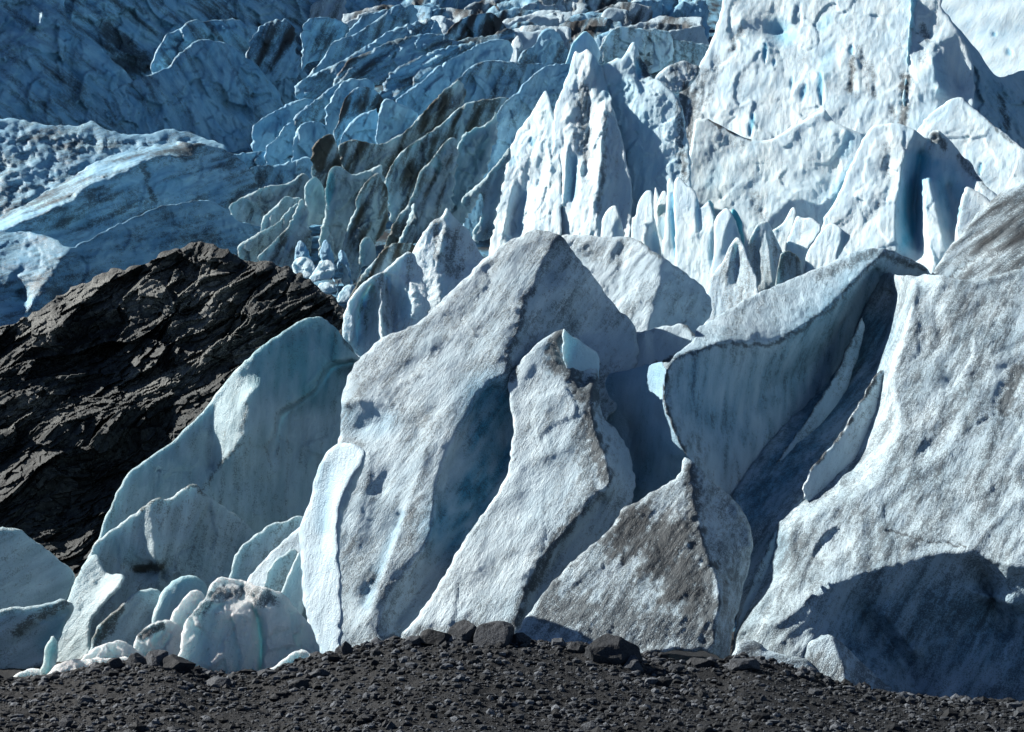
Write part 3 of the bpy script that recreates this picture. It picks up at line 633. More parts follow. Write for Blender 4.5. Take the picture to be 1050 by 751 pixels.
fin([(333,112),(342,96),(350,84),(360,80),(368,82),(376,80),(384,86)], (0,40), 'light blue ice fin below the second long rib', D=186, dirt=.15, **ICEM)
fin([(300,122),(310,112),(322,104),(333,94),(343,88),(352,82)], (4,45), 'bright-edged slanting ice fin beside the dark blue basin', D=190, rim=3, **ICEM)
fin([(257,132),(265,125),(272,119),(285,112),(299,105),(308,102),(318,101),(330,106)], (6,45), 'pale blue ice fin on the edge of the dark blue basin', D=194, dirt=.15, **ICEM)
fin([(302,138),(306,130),(312,126),(320,124),(330,126),(338,134)], (-4,40), 'rounded pale blue ice lobe above the dark curled fin', D=183, dirt=.1, **ICEM)
fin([(272,150),(285,142),(291,130),(297,125),(303,128),(305,140),(312,150)], (0,35), 'small pale blue ice lobe on the basin edge', D=187, dirt=.15, **ICEM)
fin([(238,187),(244,181),(251,176),(260,171),(270,169),(280,170),(290,168),(305,164),(318,160),(324,170)], (4,45), 'first of the stepped ice steps beside the basin, with a bright lip', D=176, rim=3, dirt=.3, **ICEM)
fin([(210,162),(225,160),(243,158),(258,156),(275,155),(290,152),(305,152),(318,150)], (0,40), 'long low ice step with a thin bright lip, end of the shelf', D=186, g=(.3,.6), dirt=.35, **ICEM)
fin([(234,212),(242,206),(251,201),(262,196),(274,190),(286,190),(299,186),(306,180),(312,177),(318,184)], (6,45), 'second stepped ice fin, grey, above the rock', D=165, dirt=.35)
fin([(319,156),(322,148),(327,143),(333,139),(340,137),(343,142),(346,150),(349,162),(352,176)], [(356,200),(340,215),(325,200),(320,180)], 'dark hollow-faced ice fin standing above the teal slab', D=158, dirt=.6, lines=[[(328,144,0),(330,170,4)]])
fin([(267,239),(268,230),(270,222),(277,216),(284,210),(289,204),(293,201),(300,203),(309,202)], (4,60), 'small upright grey ice plate above the rock edge', D=146, dirt=.35)
fin([(244,262),(243,254),(246,250),(256,244),(265,239),(274,234),(282,231),(293,218),(307,206),(312,215)], (8,50), 'lowest left ice fin of the icefall, touching the dark outcrop', D=141, dirt=.35)
fin([(263,264),(272,256),(280,249),(288,240),(295,233),(303,216),(310,201),(315,215)], (6,40), 'thin dark ice fin with a bright slanting edge at the outcrop', D=138, dirt=.45, rim=1.8)
fin([(312,206),(312,196),(313,189),(318,184),(322,181),(327,184),(331,190),(335,204)], [(337,222),(330,232),(318,228),(311,250),(306,262),(302,250)], 'smooth teal ice slab hanging over the crumbled toe', D=147, dirt=.15, g=(.2,.2))
fin([(333,200),(335,186),(337,176),(340,172),(344,170),(350,171),(356,176),(362,180),(372,176),(384,172),(392,168)], [(396,200),(380,240),(360,270),(335,270),(325,262),(330,232),(334,216)], 'broad teal ice wall with a glowing blue left edge', D=146, dirt=.25, lines=[[(346,172,0),(344,190,4),(341,214,4)]], bluel=[([(340,180),(337,210)],6,.8)])
fin([(350,266),(352,250),(356,236),(358,228),(362,220),(366,214),(364,208),(366,202),(369,195),(374,188),(380,182),(388,176),(391,184)], [(399,196),(398,230),(388,246),(378,262),(366,290),(350,295)], 'dark ice fin with a curling bright left edge', D=139, dirt=.6, rim=2.6)
fin([(412,222),(418,210),(424,198),(427,186),(430,177),(435,171),(441,166),(447,157),(452,150),(457,145),(462,141),(466,141),(469,145)], [(468,180),(460,230),(440,250),(405,255),(402,240)], 'tall dark ice fin with a long bright curved edge', D=138, dirt=.5, g=(.4,.3), rim=2.4, lines=[[(452,152,0),(450,172,3)]], bluel=[([(450,165),(449,180)],5,.6)])
fin([(458,190),(462,172),(465,161),(470,148),(477,135),(481,136),(487,130),(492,131),(500,126),(506,121),(508,112)], [(512,130),(500,170),(488,210),(470,235),(455,240),(452,225),(456,205)], 'glowing teal ice fin with a notched white top', D=141, dirt=.08, g=(.3,.2), bluel=[([(490,140),(470,200)],22,.5)])
fin([(472,208),(476,200),(484,194),(492,188),(502,176),(510,168),(517,158),(523,150),(524,160)], [(516,185),(508,220),(505,245),(482,250),(485,236),(494,224),(496,206),(492,196),(480,214)], 'slender hooked ice fin just left of the twin spire', D=134, dirt=.3, g=(.1,.4), rim=3)
fin([(393,258),(396,246),(402,232),(410,219),(416,214),(422,216)], [(426,240),(420,258),(400,268)], 'small dark ice fin with bright ribs, behind the dark slab', D=128, dirt=.5, rim=3)
fin([(408,250),(414,236),(420,222),(424,206),(428,216),(430,232),(427,248)], (0,20), 'narrow bright-ribbed ice spike behind the dark slab', D=126, dirt=.4, rim=3.4, g=(-.1,.3))
fin([(368,272),(368,256),(371,246),(377,242),(382,246),(386,258),(384,272)], (-2,30), 'round-topped grey ice stub above the dark slab', D=127, dirt=.3, rim=3)
fin([(345,300),(348,282),(346,262),(350,255),(356,262),(360,280),(362,296)], (0,14), 'pair of slim pale ice ribs at the toe of the icefall', D=126, dirt=.25, rim=4, g=(-.3,.3), **ICEM)
fin([(302,262),(304,250),(308,246),(313,250),(318,262),(322,274)], (0,20), 'pale round ice stub at the crumbled toe', D=128, dirt=.2, rim=4, g=(-.2,.5), **ICEM)
fin([(328,258),(331,248),(335,245),(340,256),(344,268)], (0,26), 'small bright ice horn at the crumbled toe', D=127, dirt=.2, rim=3, g=(-.3,.5), **ICEM)
RB = dict(name='ice_chunk', cat='ice chunk', rim=3, soft=3, T=10, RT=8, g=(-.2,.8), mat=WHITE, blue=.2, dirt=.15, und=3)
fin([(299,272),(304,265),(312,263),(320,267),(324,275)], [(322,284),(312,287),(301,283)], 'rounded ice chunk lying on the outcrop, leftmost of the fallen chunks', D=122, **RB)
fin([(316,286),(324,276),(328,268),(338,266),(345,273),(342,284)], [(332,288),(318,290)], 'flat-topped ice chunk under the small horn', D=120, **RB)
fin([(325,295),(328,290),(336,289),(344,293)], [(346,299),(336,302),(326,300)], 'smallest ice chunk on the dark rock, half in shadow', D=117, **RB)
fin([(345,308),(350,297),(356,292),(364,292),(363,300)], [(356,310),(347,311)], 'white-topped ice chunk beside the striped serac', D=114, **RB)

rr = random.Random(11)
for k in range(60):
    v = rr.random(); y = -24 + 62 * v; x = rr.uniform(300, 745 - 60 * v) if v < .66 else rr.uniform(400, 710); w = rr.uniform(34, 80) * (.6 + .6 * v); up = rr.uniform(4, 16)
    c = [(x - w / 2 + w * t, y + up * (.5 - t) - rr.uniform(2, 9) * math.sin(math.pi * t) + rr.uniform(-2, 2)) for t in (0, .15, .35, .55, .75, .9, 1)]
    fin(c, (rr.uniform(-6, 6), 40), 'small rough ice ridge in the crowded far rows along the top edge', g=(rr.uniform(-.7, .6), rr.uniform(.4, 1.0)), D=318 - 72 * v, name='ice_ridge', cat='ice ridge', group='small far ice ridges along the top edge',
        mat=rr.choice([ICE, ICE, DEEP]), dirt=rr.uniform(.2, .6), step=1.5, T=14)
# seracs between the icefall and the front
fin([(356,312),(359,303),(367,290),(376,276),(388,262),(399,250),(412,249),(426,250),(430,262)], [(430,290),(400,310),(370,330)], 'dark dirty tilted slab behind the hollowed serac', D=101, g=(.2,.35), dirt=.7, cat='ice slab', name='ice_slab', T=25)
relief('ice_serac', 94, (390, 310), (-.2, .5), [(351,345),(351,335),(352,324),(357,309),(367,295),(376,287),(384,282),(392,279),(400,272),(412,262),(420,257),(428,266),(440,300),(440,345),(390,390),(366,366),(357,356)],
 [[(386,284,-2),(376,292,-3),(368,302,-4),(362,320,-4),(360,350,-4)],[(380,292,22),(373,306,26),(368,325,26),(366,352,20)],[(390,290,-2),(391,310,-6),(390,335,-6),(394,362,-4)],[(384,305,24),(380,330,26),(382,355,18)],
  [(396,284,6),(400,300,26),(404,325,26),(402,345,14)],[(421,290,0),(426,310,0),(420,332,4)],[(404,272,-2),(418,262,0)],[(395,280,0),(420,284,8)]],
 T=40, rim=2, mat=WHITE, soft=0, dirt=.28, streak=1.2, ang=85, step=1.2, amp=2.6, seg=2, rough=crumple(2.2, 16, 1., 6), dirtl=[([(386,284),(395,300),(398,335)],7,.5)], bluel=[([(378,310),(370,345)],9,.35),([(412,300),(415,320)],12,.35)], label='hollowed white ice serac with blue recesses above the shaded fin', cat='ice serac')
relief('ice_serac', 98, (455, 290), (-.55, .5), [(400,345),(412,296),(417,288),(422,284),(423,272),(422,261),(426,252),(431,244),(438,234),(445,225),(450,224),(454,221),(456,216),(458,213),(461,216),(464,221),(470,227),(475,232),(479,234),(484,244),(490,255),(493,261),(510,280),(480,340)],
 [[(458,214,0),(458,226,0),(455,245,0),(450,262,0),(447,276,0),(449,293,0),(452,310,0)],[(479,234,32),(490,256,46),(500,280,52)],[(466,250,14),(464,280,16)],[(443,228,0),(440,250,3),(438,275,3)]],
 T=40, rim=2, mat=WHITE, dirt=.2, streak=1.2, ang=80, step=1.2, rough=crumple(2, 18, 1., 7), dirtl=[([(450,225),(447,262)],9,.6),([(462,240),(462,280),(472,270)],15,.6)], label='pointed ice serac left of the central peak, pale left and dirty right side', cat='ice serac')

# twin spire
WH = dict(step=1.2, streak=.9, ang=84, flute_s=7, mat=WHITE, warp=.5)
relief('ice_spire', 149, (560, 240), (-.7, .7), [(495,290),(505,240),(507,218),(512,198),(516,182),(519,167),(522,153),(531,134),(539,124),(547,113),(553,102),(559,92),(562,97),(564,105),(566,114),(568,120),(576,150),(575,240),(570,290)],
 [[(567,122,6),(566,140,4),(565,170,0),(563,200,0),(565,240,0)],[(550,160,0),(556,175,10),(552,190,10)],[(526,190,-4),(520,215,-4),(516,240,-4)],[(540,184,8),(536,205,14),(532,240,14)],[(545,200,0),(545,240,0)],[(533,185,6),(528,210,12),(524,240,14)]],
 T=45, RT=40, rim=2.2, dirt=.12, flute=1.2, rough=crumple(2, 20, 1, 8, 3), bluel=[([(545,142),(546,150)],4,.7),([(524,170),(528,160)],4,.5),([(538,195),(534,235)],8,.3)], label='sharp white ice spire, left half of the pair in the middle', cat='ice spire', **WH)
relief('ice_spire', 147, (600, 240), (-.7, .6), [(560,290),(565,200),(566,160),(567,130),(568,114),(574,98),(579,83),(583,76),(585,66),(588,56),(590,52),(594,55),(598,53),(602,50),(607,55),(612,60),(618,70),(624,90),(630,118),(634,130),(638,142),(641,156),(644,175),(648,190),(648,217),(647,245),(648,290)],
 [[(607,56,0),(604,66,0),(602,80,0),(600,90,4),(606,98,2),(613,106,4),(617,110,2),(620,106,-3),(619,125,-4),(617,150,-6),(614,180,-6),(613,210,-4),(612,250,-4)],
  [(613,66,10),(620,84,16),(624,100,16)],[(626,120,6),(632,150,12),(636,200,16),(637,240,18)],
  [(604,105,8),(603,140,8),(600,180,6)],[(588,100,0),(582,130,0),(580,170,0),(576,210,0)],[(576,150,10),(575,190,10),(573,240,8)],[(590,160,8),(588,190,16),(586,205,10)],[(596,170,-2),(592,215,0)]],
 T=26, RT=30, rim=2.2, dirt=.22, flute=1.4, rough=crumple(2, 20, 1, 8, 3), dirtl=[([(598,95),(596,130),(600,160)],12,.6),([(621,120),(619,180),(613,220)],5,.55),([(605,108),(600,130)],10,.5)], bluel=[([(588,165),(587,200)],9,.6),([(610,60),(622,95)],8,.6),([(586,62),(583,76)],4,.5)], label='taller ribbed white ice spire, right half of the pair in the middle', cat='ice spire', **WH)  # blue band right of the tip is painted shadow
relief('ice_serac', 147, (655, 240), (-.55, .5), [(598,80),(612,72),(621,65),(627,63),(633,59),(637,61),(640,57),(643,52),(646,46),(649,43),(652,44),(655,55),(658,62),(663,66),(668,81),(676,82),(684,90),(691,95),(700,110),(703,137),(708,156),(712,250),(712,290),(598,290)],
 [[(651,45,0),(650,60,0),(653,76,0),(654,86,2)],[(656,60,14),(662,76,18)],[(641,88,4),(645,82,-6),(652,84,-6),(655,95,-2),(655,110,2)],[(691,97,0),(694,125,2),(692,154,2)],[(700,120,8),(704,150,8)],[(668,90,0),(674,110,2)]],
 T=30, dirt=.12, blue=.2, flute=1.2, rough=crumple(2, 20, 1, 8), dirtl=[([(656,60),(664,78)],7,.75),([(695,105),(698,150)],7,.65),([(700,160),(702,185)],9,.7)], bluel=[([(654,62),(656,82)],5,.8),([(630,100),(660,150),(650,200)],40,.45)], label='deep blue ice serac behind the spire, half lying in its shadow', cat='ice serac', **WH)  # wide blue patch painted where the spire's shadow falls
relief('ice_serac', 196, (690, 60), (.3, .4), [(655,110),(656,70),(650,45),(655,34),(664,33),(675,36),(690,40),(705,42),(725,45),(735,50),(735,110)], [[(664,36,0),(668,50,-6),(672,62,0)]], T=50, dirt=.4, blue=.35, rough=crumple(7, 26, 3, 10), dirtl=[([(662,62),(672,78)],6,.8)], label='shaded blue ice block between the spire serac and the big white wall', cat='ice serac', **WH)
relief('ice_block', 158, (690, 85), (-.2, .7), [(668,86),(674,76),(684,68),(697,63),(703,62),(709,66),(718,68),(716,78),(704,92),(694,96),(684,92),(676,84)], [], T=40, dirt=.6, rough=crumple(4, 14, 2, 6), label='grey gritty ice block wedged beside the big white wall', cat='ice block', **WH)
relief('ice_serac', 194, (620, 50), (.2, .35), [(606,70),(612,55),(618,44),(624,34),(630,29),(640,27),(655,30),(670,30),(690,33),(690,70),(640,80)], [], T=50, dirt=.4, blue=.35, rough=crumple(7, 26, 3, 10), label='rounded blue ice serac behind the tall spire tip', cat='ice serac', **WH)
relief('ice_fin', 180, (595, 45), (.4, .3), [(578,70),(583,56),(586,46),(592,38),(600,31),(606,36),(612,44),(616,56),(610,75)], [], T=20, dirt=.1, blue=.4, label='small blue ice fin peeking over the tall spire', cat='ice fin', **WH)

# white wall on the right
relief('ice_wall', 166, (850, 150), (-.55, .75), [(690,175),(691,154),(693,129),(694,100),(705,82),(716,68),(725,54),(732,35),(739,16),(745,-40),(1000,-60),(960,0),(980,27),(998,60),(1000,120),(960,180),(920,300),(700,300)],
 [[(735,40,8),(728,70,6),(712,90,4)],[(702,110,10),(700,140,12)],[(760,20,0),(752,36,8),(750,50,0)],[(789,28,20),(800,34,28),(812,30,16)],[(785,44,2),(784,62,5)],[(841,80,0),(842,100,8),(844,110,4)],[(875,60,4),(874,90,10)],[(930,90,10),(926,130,10)],
  [(940,20,10),(946,34,24),(962,38,20)],[(955,60,0),(962,80,16),(962,92,8)],[(975,60,30),(985,90,50)],[(772,125,0),(768,140,6)]],
 T=160, RT=80, rim=4, dirt=.14, und=4, flute=.8, flute_s=5, stretch=8, warp=.4, mat=WHITE, rough=crumple(1.5, 30, .5, 9, 2.5), streak=1.1, step=1.5, ang=80,
 dirtl=[([(700,90),(697,150)],11,.75),([(722,75),(716,120)],13,.55),([(875,60),(872,92)],6,.75),([(880,50),(890,90)],9,.5),([(930,80),(927,110),(922,130)],8,.8),([(760,30),(750,52)],5,.6),([(946,28),(952,42)],6,.6),([(868,90),(880,100)],9,.4),([(945,45),(946,62)],8,.4),([(712,95),(706,150)],8,.7),([(708,80),(700,105)],7,.6),([(735,60),(728,100)],9,.45),([(895,70),(897,100)],6,.55),([(915,110),(918,140)],6,.5),([(765,70),(755,100)],10,.35),([(820,55),(815,85)],10,.3)],
 bluel=[([(797,28),(804,36)],16,.6),([(785,45),(784,64)],3.5,.9),([(794,62),(793,68)],3,.7),([(841,76),(842,108)],4,.9),([(826,88),(822,104)],4,.7),([(772,118),(769,140)],3.5,.9),([(873,48),(873,56)],4,.7),([(848,20),(842,28)],8,.5),([(962,60),(963,92)],12,.35),([(850,55),(845,75)],10,.35),([(812,80),(811,92)],2.5,.6)],
 label='huge white ice wall filling the upper right, streaked with grit', cat='ice wall')
relief('ice_slab', 147, (800, 260), (-.5, .7), [(705,300),(700,180),(706,160),(710,140),(713,122),(718,123),(725,121),(731,125),(738,128),(746,133),(753,136),(762,141),(770,143),(788,144),(800,138),(820,126),(836,116),(845,111),(850,118),(856,126),(866,130),(876,134),(885,138),(885,160),(868,180),(850,220),(840,300)],
 [[(713,123,0),(712,150,0),(708,200,0)],[(740,132,4),(752,150,8),(730,140,2)],[(846,114,0),(850,124,10),(853,134,6)],[(866,134,4),(868,145,14),(862,158,10)],[(880,150,14),(868,175,14),(850,214,12)]],
 T=60, rim=3, dirt=.16, und=5, flute=.8, flute_s=5, stretch=8, warp=.4, mat=WHITE, rough=crumple(1.4, 28, .5, 9, 2.5), streak=1, step=1.5, dirtl=[([(727,123),(753,137),(770,144)],3,.9),([(772,200),(780,225)],9,.45),([(735,128),(760,150)],14,.4)],
 bluel=[([(870,142),(864,158)],9,.45),([(737,175),(728,190)],8,.35),([(875,165),(852,212)],6,.5)], label='white ice slab in front of the wall with a thin dark upper edge', cat='ice slab', ang=84)  # blue down the right edge paints in the valley's shade
relief('ice_buttress', 140, (900, 240), (-.5, .7), [(835,300),(842,226),(852,214),(860,200),(869,176),(876,163),(881,150),(888,138),(896,128),(905,128),(920,126),(930,130),(938,133),(944,138),(950,143),(955,134),(962,133),(970,140),(980,150),(988,162),(995,165),(1000,176),(1006,184),(1014,194),(1021,198),(1030,210),(1000,300)],
 [[(938,134,0),(932,150,0),(926,167,-2),(922,188,-2),(919,209,-2),(918,232,-2),(919,258,-2)],[(945,155,34),(940,190,52),(937,220,56),(940,255,40)],[(946,183,10),(948,210,6),(951,249,2),(961,275,2)],
  [(952,185,4),(958,205,4),(964,232,4),(970,258,4)],[(950,145,24),(960,150,22)],[(962,135,10),(968,142,22),(985,165,44),(1003,184,50)],[(972,190,52),(977,220,52),(978,245,44)],
  [(908,158,0),(912,170,8),(906,184,4)],[(995,175,40),(1010,196,34)]],
 T=60, rim=3, dirt=.16, und=4, flute=.8, flute_s=5, stretch=8, warp=.4, mat=WHITE, rough=crumple(1.4, 28, .5, 9, 2.5), streak=1, step=1.4, ang=78, dirtl=[([(908,150),(910,180)],9,.45),([(958,140),(968,150)],8,.7),([(985,160),(1010,190)],8,.6),([(890,225),(905,210)],7,.45)],
 bluel=[([(942,165),(934,205),(930,250)],17,1.0),([(950,165),(953,180)],10,.7),([(960,170),(974,230)],10,.7),([(972,175),(985,200)],14,.5)], label='white ice buttress cleft by a bright blue cave, right of the slab', cat='ice buttress')  # bright cave blue stands in for light coming through the ice
relief('ice_block', 136, (995, 220), (-.4, .7), [(975,300),(980,236),(982,217),(986,202),(990,191),(996,193),(1005,198),(1014,204),(1020,215),(1010,300)], [], T=30, mat=WHITE, dirt=.25, step=1.3, label='small pale ice block tucked beside the blue cave', cat='ice block', bluel=[([(982,222),(984,212)],3,.6)])
relief('ice_shoulder', 172, (990, 90), (1.0, .6), [(925,120),(930,60),(936,-40),(955,-40),(964,14),(974,20),(981,27),(990,37),(996,45),(1001,50),(1005,55),(1010,64),(1015,71),(1020,77),(1026,80),(1036,76),(1090,60),(1240,30),(1240,200),(1000,170),(950,140)], [[(955,60,0),(958,80,6),(962,95,4)],[(1010,66,0),(1018,90,6),(1030,120,10)]], T=60, mat=WHITE, rim=3, rough=crumple(6., 24, 2.5, 9), dirt=.2, blue=.35, und=6, flute=2, step=1.5, ang=-50, dirtl=[([(940,40),(952,38)],9,.8),([(1026,100),(1032,130)],7,.7)], label='shaded blue ice shoulder at the upper right, curving down from the top', cat='ice shoulder')
relief('ice_ridge', 158, (1000, 150), (-.5, .85), [(920,300),(935,150),(945,125),(955,116),(963,110),(972,103),(980,100),(987,100),(993,106),(998,111),(1007,118),(1015,125),(1027,134),(1040,146),(1090,180),(1240,260),(1240,320)], [], T=50, mat=WHITE, rim=2, rough=crumple(1.4, 28, .5, 9, 2.5), dirt=.14, und=4, step=1.5, label='sunlit white ice ridge at the right edge below the shaded shoulder', cat='ice ridge', dirtl=[([(990,103),(1040,147)],3,.6)], bluel=[([(1006,168),(1004,180)],3,.7)])
relief('snow_slope', 240, (1000, 60), (-.5, .9), [(940,120),(935,-60),(1290,-60),(1290,150)], [], T=50, mat=WHITE, dirt=.1, und=5, step=2, ang=60, label='bright distant ice slope in the top right corner', cat='ice slope', bluel=[([(1019,34),(1020,38)],3,.6),([(1034,52),(1037,58)],4,.6)])

# row of thin white slabs below the wall
SB = dict(mat=WHITE, step=1.1, rim=2.2, T=14, RT=9, dirt=.1, flute=1.0, flute_s=7, und=2, cat='ice slab', ang=86, streak=.8, amp=.8)
def slab(D, out, label, lines=(), g=(-.75, .4), **k):
    o = dict(SB); o.update(k)
    yb = max(p[1] for p in out)
    out = [(p[0], p[1] + 45) + tuple(p[2:]) if p[1] > yb - 14 else p for p in out]
    xs = [p[0] for p in out]; ys = [p[1] for p in out]
    relief('ice_slab', D, (sum(xs) / len(xs), max(ys)), g, out, lines, label=label, **o)
slab(131, [(615,260),(616,230),(620,219),(624,214),(628,211),(632,211),(635,220),(639,234),(642,260)], 'small white ice slab at the foot of the taller spire', [[(632,212,0),(628,235,0),(627,250,0)],[(638,234,10),(640,250,14)]])
slab(135, [(646,290),(647,224),(652,222),(653,212),(656,204),(662,196),(666,195),(669,197),(670,213),(673,235),(679,260),(680,290)], 'leftmost tall slab of the white row, with a blue right half', [[(670,214,0),(668,225,0),(663,242,0),(660,280,0)],[(674,235,12),(678,262,18)]], bluel=[([(672,240),(672,262)],6,.4)])
slab(138, [(668,240),(670,205),(672,190),(674,196),(676,202),(674,240)], 'needle-thin white ice sliver standing in the row of slabs')
slab(136, [(670,260),(673,212),(676,202),(680,195),(685,198),(686,215),(684,240),(683,270)], 'short slab behind the needle, its lower face blue', [[(674,212,0),(682,210,2)],[(676,220,10),(680,245,12)]], bluel=[([(678,225),(680,245)],6,.5)])
slab(133, [(676,290),(678,262),(681,240),(683,215),(684,187),(686,183),(689,183),(691,188),(693,215),(694,245),(698,268),(700,290)], 'slim tall ice slab with a bright cyan right side', [[(687,186,0),(687,220,0),(685,260,0)],[(691,220,8),(694,250,10)]], bluel=[([(690,200),(693,265)],5,.85)])
slab(131, [(690,300),(693,260),(691,215),(691,188),(693,183),(696,181),(700,185),(704,190),(709,193),(713,196),(716,206),(718,214),(723,209),(727,206),(730,215),(733,224),(735,250),(728,300)], 'broadest and tallest slab of the white row', [[(708,194,0),(713,208,2),(715,222,2),(713,242,0)],[(717,216,7),(718,235,5)],[(731,228,4),(728,262,4),(724,280,6)],[(732,240,14),(733,262,16)]], bluel=[([(715,205),(716,235)],4,.5),([(730,240),(730,275)],5,.4)], dirt=.14)
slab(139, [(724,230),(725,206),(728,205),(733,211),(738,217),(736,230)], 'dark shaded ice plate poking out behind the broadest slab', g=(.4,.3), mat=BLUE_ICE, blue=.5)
slab(128, [(722,300),(728,280),(732,262),(732,240),(732,228),(736,220),(744,213),(748,215),(752,222),(756,232),(760,244),(756,270),(750,300)], 'tapering ice slab with a sunlit left and shaded grey right face', [[(746,215,0),(748,226,0),(742,242,0),(736,262,0),(730,285,0)],[(754,230,10),(755,250,18)]], T=20)
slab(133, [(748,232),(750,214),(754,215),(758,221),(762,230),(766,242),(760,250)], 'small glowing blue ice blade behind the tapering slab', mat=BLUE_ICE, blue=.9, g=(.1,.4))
slab(124, [(720,310),(726,290),(733,278),(742,268),(746,256),(751,248),(755,243),(759,245),(763,252),(766,262),(772,276),(778,292),(780,310)], 'grooved grey ice stub in front of the tapering slab', [[(752,248,0),(750,262,-3),(744,285,-2)],[(757,252,3),(755,270,8),(754,290,6)],[(760,256,0),(765,275,-2),(768,292,0)]], dirt=.35, T=20)
slab(129, [(764,300),(766,262),(768,246),(772,238),(776,231),(780,228),(785,227),(789,229),(791,234),(795,243),(800,253),(805,264),(809,274),(811,290),(810,300)], 'leaning pyramid of ice with a white tip and shaded faces', [[(785,228,0),(786,240,0),(790,260,2),(792,290,6)],[(790,240,8),(803,272,20)],[(776,250,14),(772,262,20),(774,290,20)]], dirt=.35, T=20, g=(0,.4))
slab(134, [(782,262),(789,238),(796,234),(803,229),(807,222),(811,214),(814,212),(817,216),(816,225),(814,236),(808,246),(800,262)], 'curved white ice shell with a bright flipped tip', [[(794,236,2),(804,234,8),(812,220,8)]], dirt=.15)
slab(130, [(800,270),(806,249),(811,238),(814,228),(817,221),(824,224),(832,223),(838,228),(843,232),(838,244),(828,256),(822,270)], 'white ice slab with a scalloped top, right of the curved shell', [[(834,226,0),(832,240,0),(822,258,0)]])
slab(126, [(815,300),(826,262),(834,248),(844,235),(848,230),(853,229),(858,231),(863,235),(868,239),(873,242),(866,254),(858,266),(846,300)], 'rightmost rounded slab of the white row, edged with grey', [[(862,236,0),(862,248,0),(857,262,0)],[(868,242,8),(862,262,10)]], dirt=.2)
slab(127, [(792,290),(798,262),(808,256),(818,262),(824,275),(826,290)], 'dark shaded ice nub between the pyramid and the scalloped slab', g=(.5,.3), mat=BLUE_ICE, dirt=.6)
# ------------------------------------------------------------------ ground: moraine gravel
def moraine():
    us = np.arange(-420, 1480, 2.5)
    crest_x = [-400,0,40,100,150,180,215,270,330,400,440,470,500,560,640,700,740,760,800,850,900,960,1050,1450]
    crest_y = [700,697,698,684,676,676,690,692,676,660,655,652,655,660,670,680,682,676,684,700,712,719,722,735]
    cy = np.interp(us, crest_x, crest_y)
    rows = []
    ks = np.concatenate([np.linspace(6, 38, 14)[:-1], np.linspace(38, 57, 110)[:-1], np.linspace(57, 63, 40)[:-1], np.linspace(63, 110, 12)])
    zc = (unproject(us, cy, 57.0))[:, 2]
    for d in ks:
        x = (us - CX) / F * max(d, 30) 
        y = np.full_like(x, d)
        t = np.clip((d - 38) / 19, 0, 1)
        z = -5.0 + (zc + 5.0) * (t ** 1.1)
        if d > 57:
            z = zc - .5 * min(1, ((d - 57) / 4) ** 1.5) - max(0, d - 61) * .02
        rows.append(np.stack([x, y, z + 0 * x], -1))
    V = np.array(rows); H, W = V.shape[:2]; P = V.reshape(-1, 3)
    n = .24 * fbm(P / 4.0, 3, 901) + .10 * fbm(P / .8, 3, 911) + .045 * fbm(P / .22, 2, 921, ridged=True)
    P[:, 2] += n
    I = np.arange(H * W).reshape(H, W)
    Q = np.stack([I[:-1, :-1], I[:-1, 1:], I[1:, 1:], I[1:, :-1]], -1).reshape(-1, 4)
    o = mesh_object('ground', P, Q, GRAVEL, {'dirt': np.clip(.25 + .5 * fbm(P / 2.0, 3, 931), 0, 1)}, origin=np.array([0, 57, -5.]))
    tag(o, kind='structure')
    return P.reshape(H, W, 3), ks, us
GP, GK, GU = moraine()
def ground_at(px, d):
    i = np.clip(np.searchsorted(GK, d), 0, len(GK) - 1); j = np.clip(np.searchsorted(GU, px), 0, len(GU) - 1)
    return GP[i, j]

ico = bmesh.new(); bmesh.ops.create_icosphere(ico, subdivisions=1, radius=1)
IV = np.array([v.co[:] for v in ico.verts]); IT = np.array([[v.index for v in f.verts] for f in ico.faces]); ico.free()
def stones(count, seed, dmin, dmax, smin, smax, bands=True):
    r = np.random.RandomState(seed); Vs = []; Ts = []; D = []
    for k in range(count):
        d = r.uniform(dmin, dmax); px = r.uniform(-60, 1110)
        s = smin * (smax / smin) ** (r.rand() ** 2.6)
        c = ground_at(px, d)
        if bands and perlin(np.array([c * np.array([.35, .9, 0])]), 77)[0] < -.05 and r.rand() < .7: s *= .45
        v = IV * (1 + r.uniform(-.28, .28, (len(IV), 1))) * np.array([1, r.uniform(.7, 1.1), r.uniform(.5, .8)]) * s
        a = r.uniform(0, 6.28); ca, sa = math.cos(a), math.sin(a)
        v = v @ np.array([[ca, sa, 0], [-sa, ca, 0], [0, 0, 1]]).T
        Vs.append(v + c + np.array([0, 0, s * .2])); Ts.append(IT + len(IV) * k); D.append(np.full(len(IV), r.rand() ** 2))
    return np.concatenate(Vs), np.concatenate(Ts), np.concatenate(D)
V, T3, D = stones(42000, 5, 38, 58.5, .022, .15)
V2, T4, D2 = stones(260, 8, 40, 58.0, .13, .30)
V3, T5, D3 = stones(1500, 9, 55.6, 58.2, .05, .22, False)
T4 = np.concatenate([T4, T5 + len(V2)]); V2 = np.concatenate([V2, V3]); D2 = np.concatenate([D2, D3])
T3 = np.concatenate([T3, T4 + len(V)]); V = np.concatenate([V, V2]); D = np.concatenate([D, D2])
o = mesh_object('gravel', V, None, STONE, {'dirt': D}, smooth=False, tris=T3, origin=np.array([0, 50, -5.]))
tag(o, kind='stuff')

